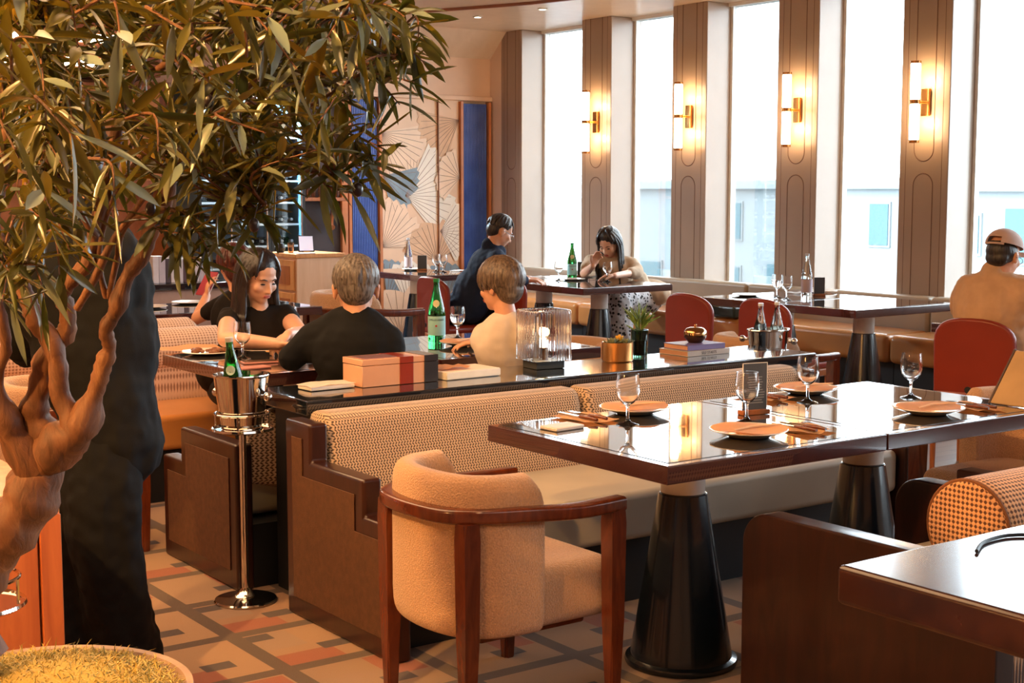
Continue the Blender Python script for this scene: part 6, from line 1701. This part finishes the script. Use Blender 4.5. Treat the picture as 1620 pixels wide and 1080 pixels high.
while cnt < 150:
    px, py = rnd.uniform(-40, 650), rnd.uniform(-60, 450)
    if not inside(px, py, crown): continue
    d = rnd.uniform(1.95, 2.75); tip = ray(px, py, d)
    c_ = sorted(nodes, key=lambda q: (q - tip).length + 0.15 * max(0, q.z - tip.z))[rnd.randint(0, 5)]
    if (c_ - tip).length > 0.34: c_ = tip + (c_ - tip).normalized() * 0.34
    spray(tip, c_, rnd, rnd.uniform(0.85, 1.15)); cnt += 1
# hand placed sprays that give the crown its outline
for (tx, ty, bx_, by_, d) in [(662, 66, 590, 105, 2.15), (655, 130, 585, 118, 2.15), (672, 100, 600, 100, 2.15), (640, 26, 560, 30, 2.1), (632, 165, 560, 130, 2.2), (612, 238, 530, 210, 2.2), (596, 255, 520, 262, 2.2), (560, 305, 500, 262, 2.2),
                              (330, 395, 268, 350, 2.3), (350, 372, 275, 340, 2.3), (312, 410, 262, 360, 2.3), (405, 352, 330, 344, 2.25), (430, 330, 370, 340, 2.2), (450, 300, 400, 262, 2.25), (300, 372, 262, 350, 2.3),
                              (40, 455, 10, 400, 2.3), (70, 470, 30, 400, 2.3), (20, 480, 0, 410, 2.2), (95, 440, 50, 380, 2.2), (60, 420, 20, 350, 2.1), (110, 395, 60, 340, 2.2), (15, 430, -10, 360, 2.1), (130, 360, 84, 300, 2.3), (80, 350, 40, 290, 2.0)]:
    spray(ray(tx, ty, d), ray(bx_, by_, d + 0.1), rnd, 1.1, 9)
for (tx, ty, bx_, by_, d) in [(60, 60, 20, 140, 1.7), (190, 60, 120, 20, 1.75), (330, 130, 260, 90, 1.8), (120, 220, 60, 160, 1.65), (250, 240, 190, 190, 1.8), (420, 210, 340, 180, 1.85), (470, 110, 390, 90, 1.85),
                              (80, 330, 30, 270, 1.7), (180, 310, 140, 250, 1.8), (30, 250, -30, 200, 1.6), (300, 30, 230, 10, 1.75), (420, 30, 350, 0, 1.8)]:
    spray(ray(tx, ty, d), ray(bx_, by_, d + 0.1), rnd, 1.15, 5)
tw_ = obj('twigs', TW, bark, tree); tw_['kind'] = 'stuff'
g = N('olive_leaf'); ge = g.n('ShaderNodeNewGeometry')
g.l(g.mix(ge.outputs['Backfacing'], g.ramp(ge.outputs['Random Per Island'], [(0.0, hexc('0C140C')), (0.36, hexc('202E18')), (0.56, hexc('48501A')), (0.76, hexc('94741A')), (0.88, hexc('343F30')), (1.0, hexc('B88E1E'))]),
      g.ramp(ge.outputs['Random Per Island'], [(0.0, hexc('26301F')), (0.6, hexc('5E5A2A')), (1.0, hexc('7E9088'))])), g.b.inputs['Base Color'])
g.setp(Roughness=0.26)
tr_ = g.n('ShaderNodeBsdfTranslucent'); tr_.inputs[0].default_value = hexc('8A7A1E'); ms_ = g.n('ShaderNodeMixShader'); ms_.inputs[0].default_value = 0.16
g.l(g.b.outputs[0], ms_.inputs[1]); g.l(tr_.outputs[0], ms_.inputs[2]); g.l(ms_.outputs[0], g.out.inputs[0])
lo = obj('leaves', LV, g.m, tree, ang=60); lo['kind'] = 'stuff'
om = mat('olive_fruit', '241A1E', 0.3)
for (px, py, d) in [(238, 330, 2.2), (402, 356, 2.15), (345, 30, 2.1), (545, 12, 2.1), (470, 240, 2.2), (512, 108, 2.1), (330, 160, 2.2), (145, 200, 2.1), (566, 300, 2.15), (290, 118, 2.2)]:
    p = ray(px, py, d) - TL; b_ = new_bm(); ball(b_, p, (0.008, 0.008, 0.011), None, 12); tube([p + UP * 0.009, p + UP * 0.03 + Vector((0.006, 0, 0))], 0.0008, 5, b_); obj('olive', b_, om, tree)
aim(light('tree_spot_lamp', 'SPOT', (-0.9, 1.9, CEIL - 0.05), 1000, (1, 0.50, 0.15), size=0.06, spot=math.radians(75)), (0.8, 2.4, 1.3))
aim(light('tree_spot_lamp', 'SPOT', (0.2, 0.5, CEIL - 0.05), 160, (1, 0.58, 0.22), size=0.06, spot=math.radians(60)), (0.9, 2.3, 1.3))
light('tree_low_fill', 'POINT', (-0.25, 2.75, 1.25), 20, (1, 0.50, 0.16), size=0.12)  # warm fill added out of view, lights trunk and leaves from low left
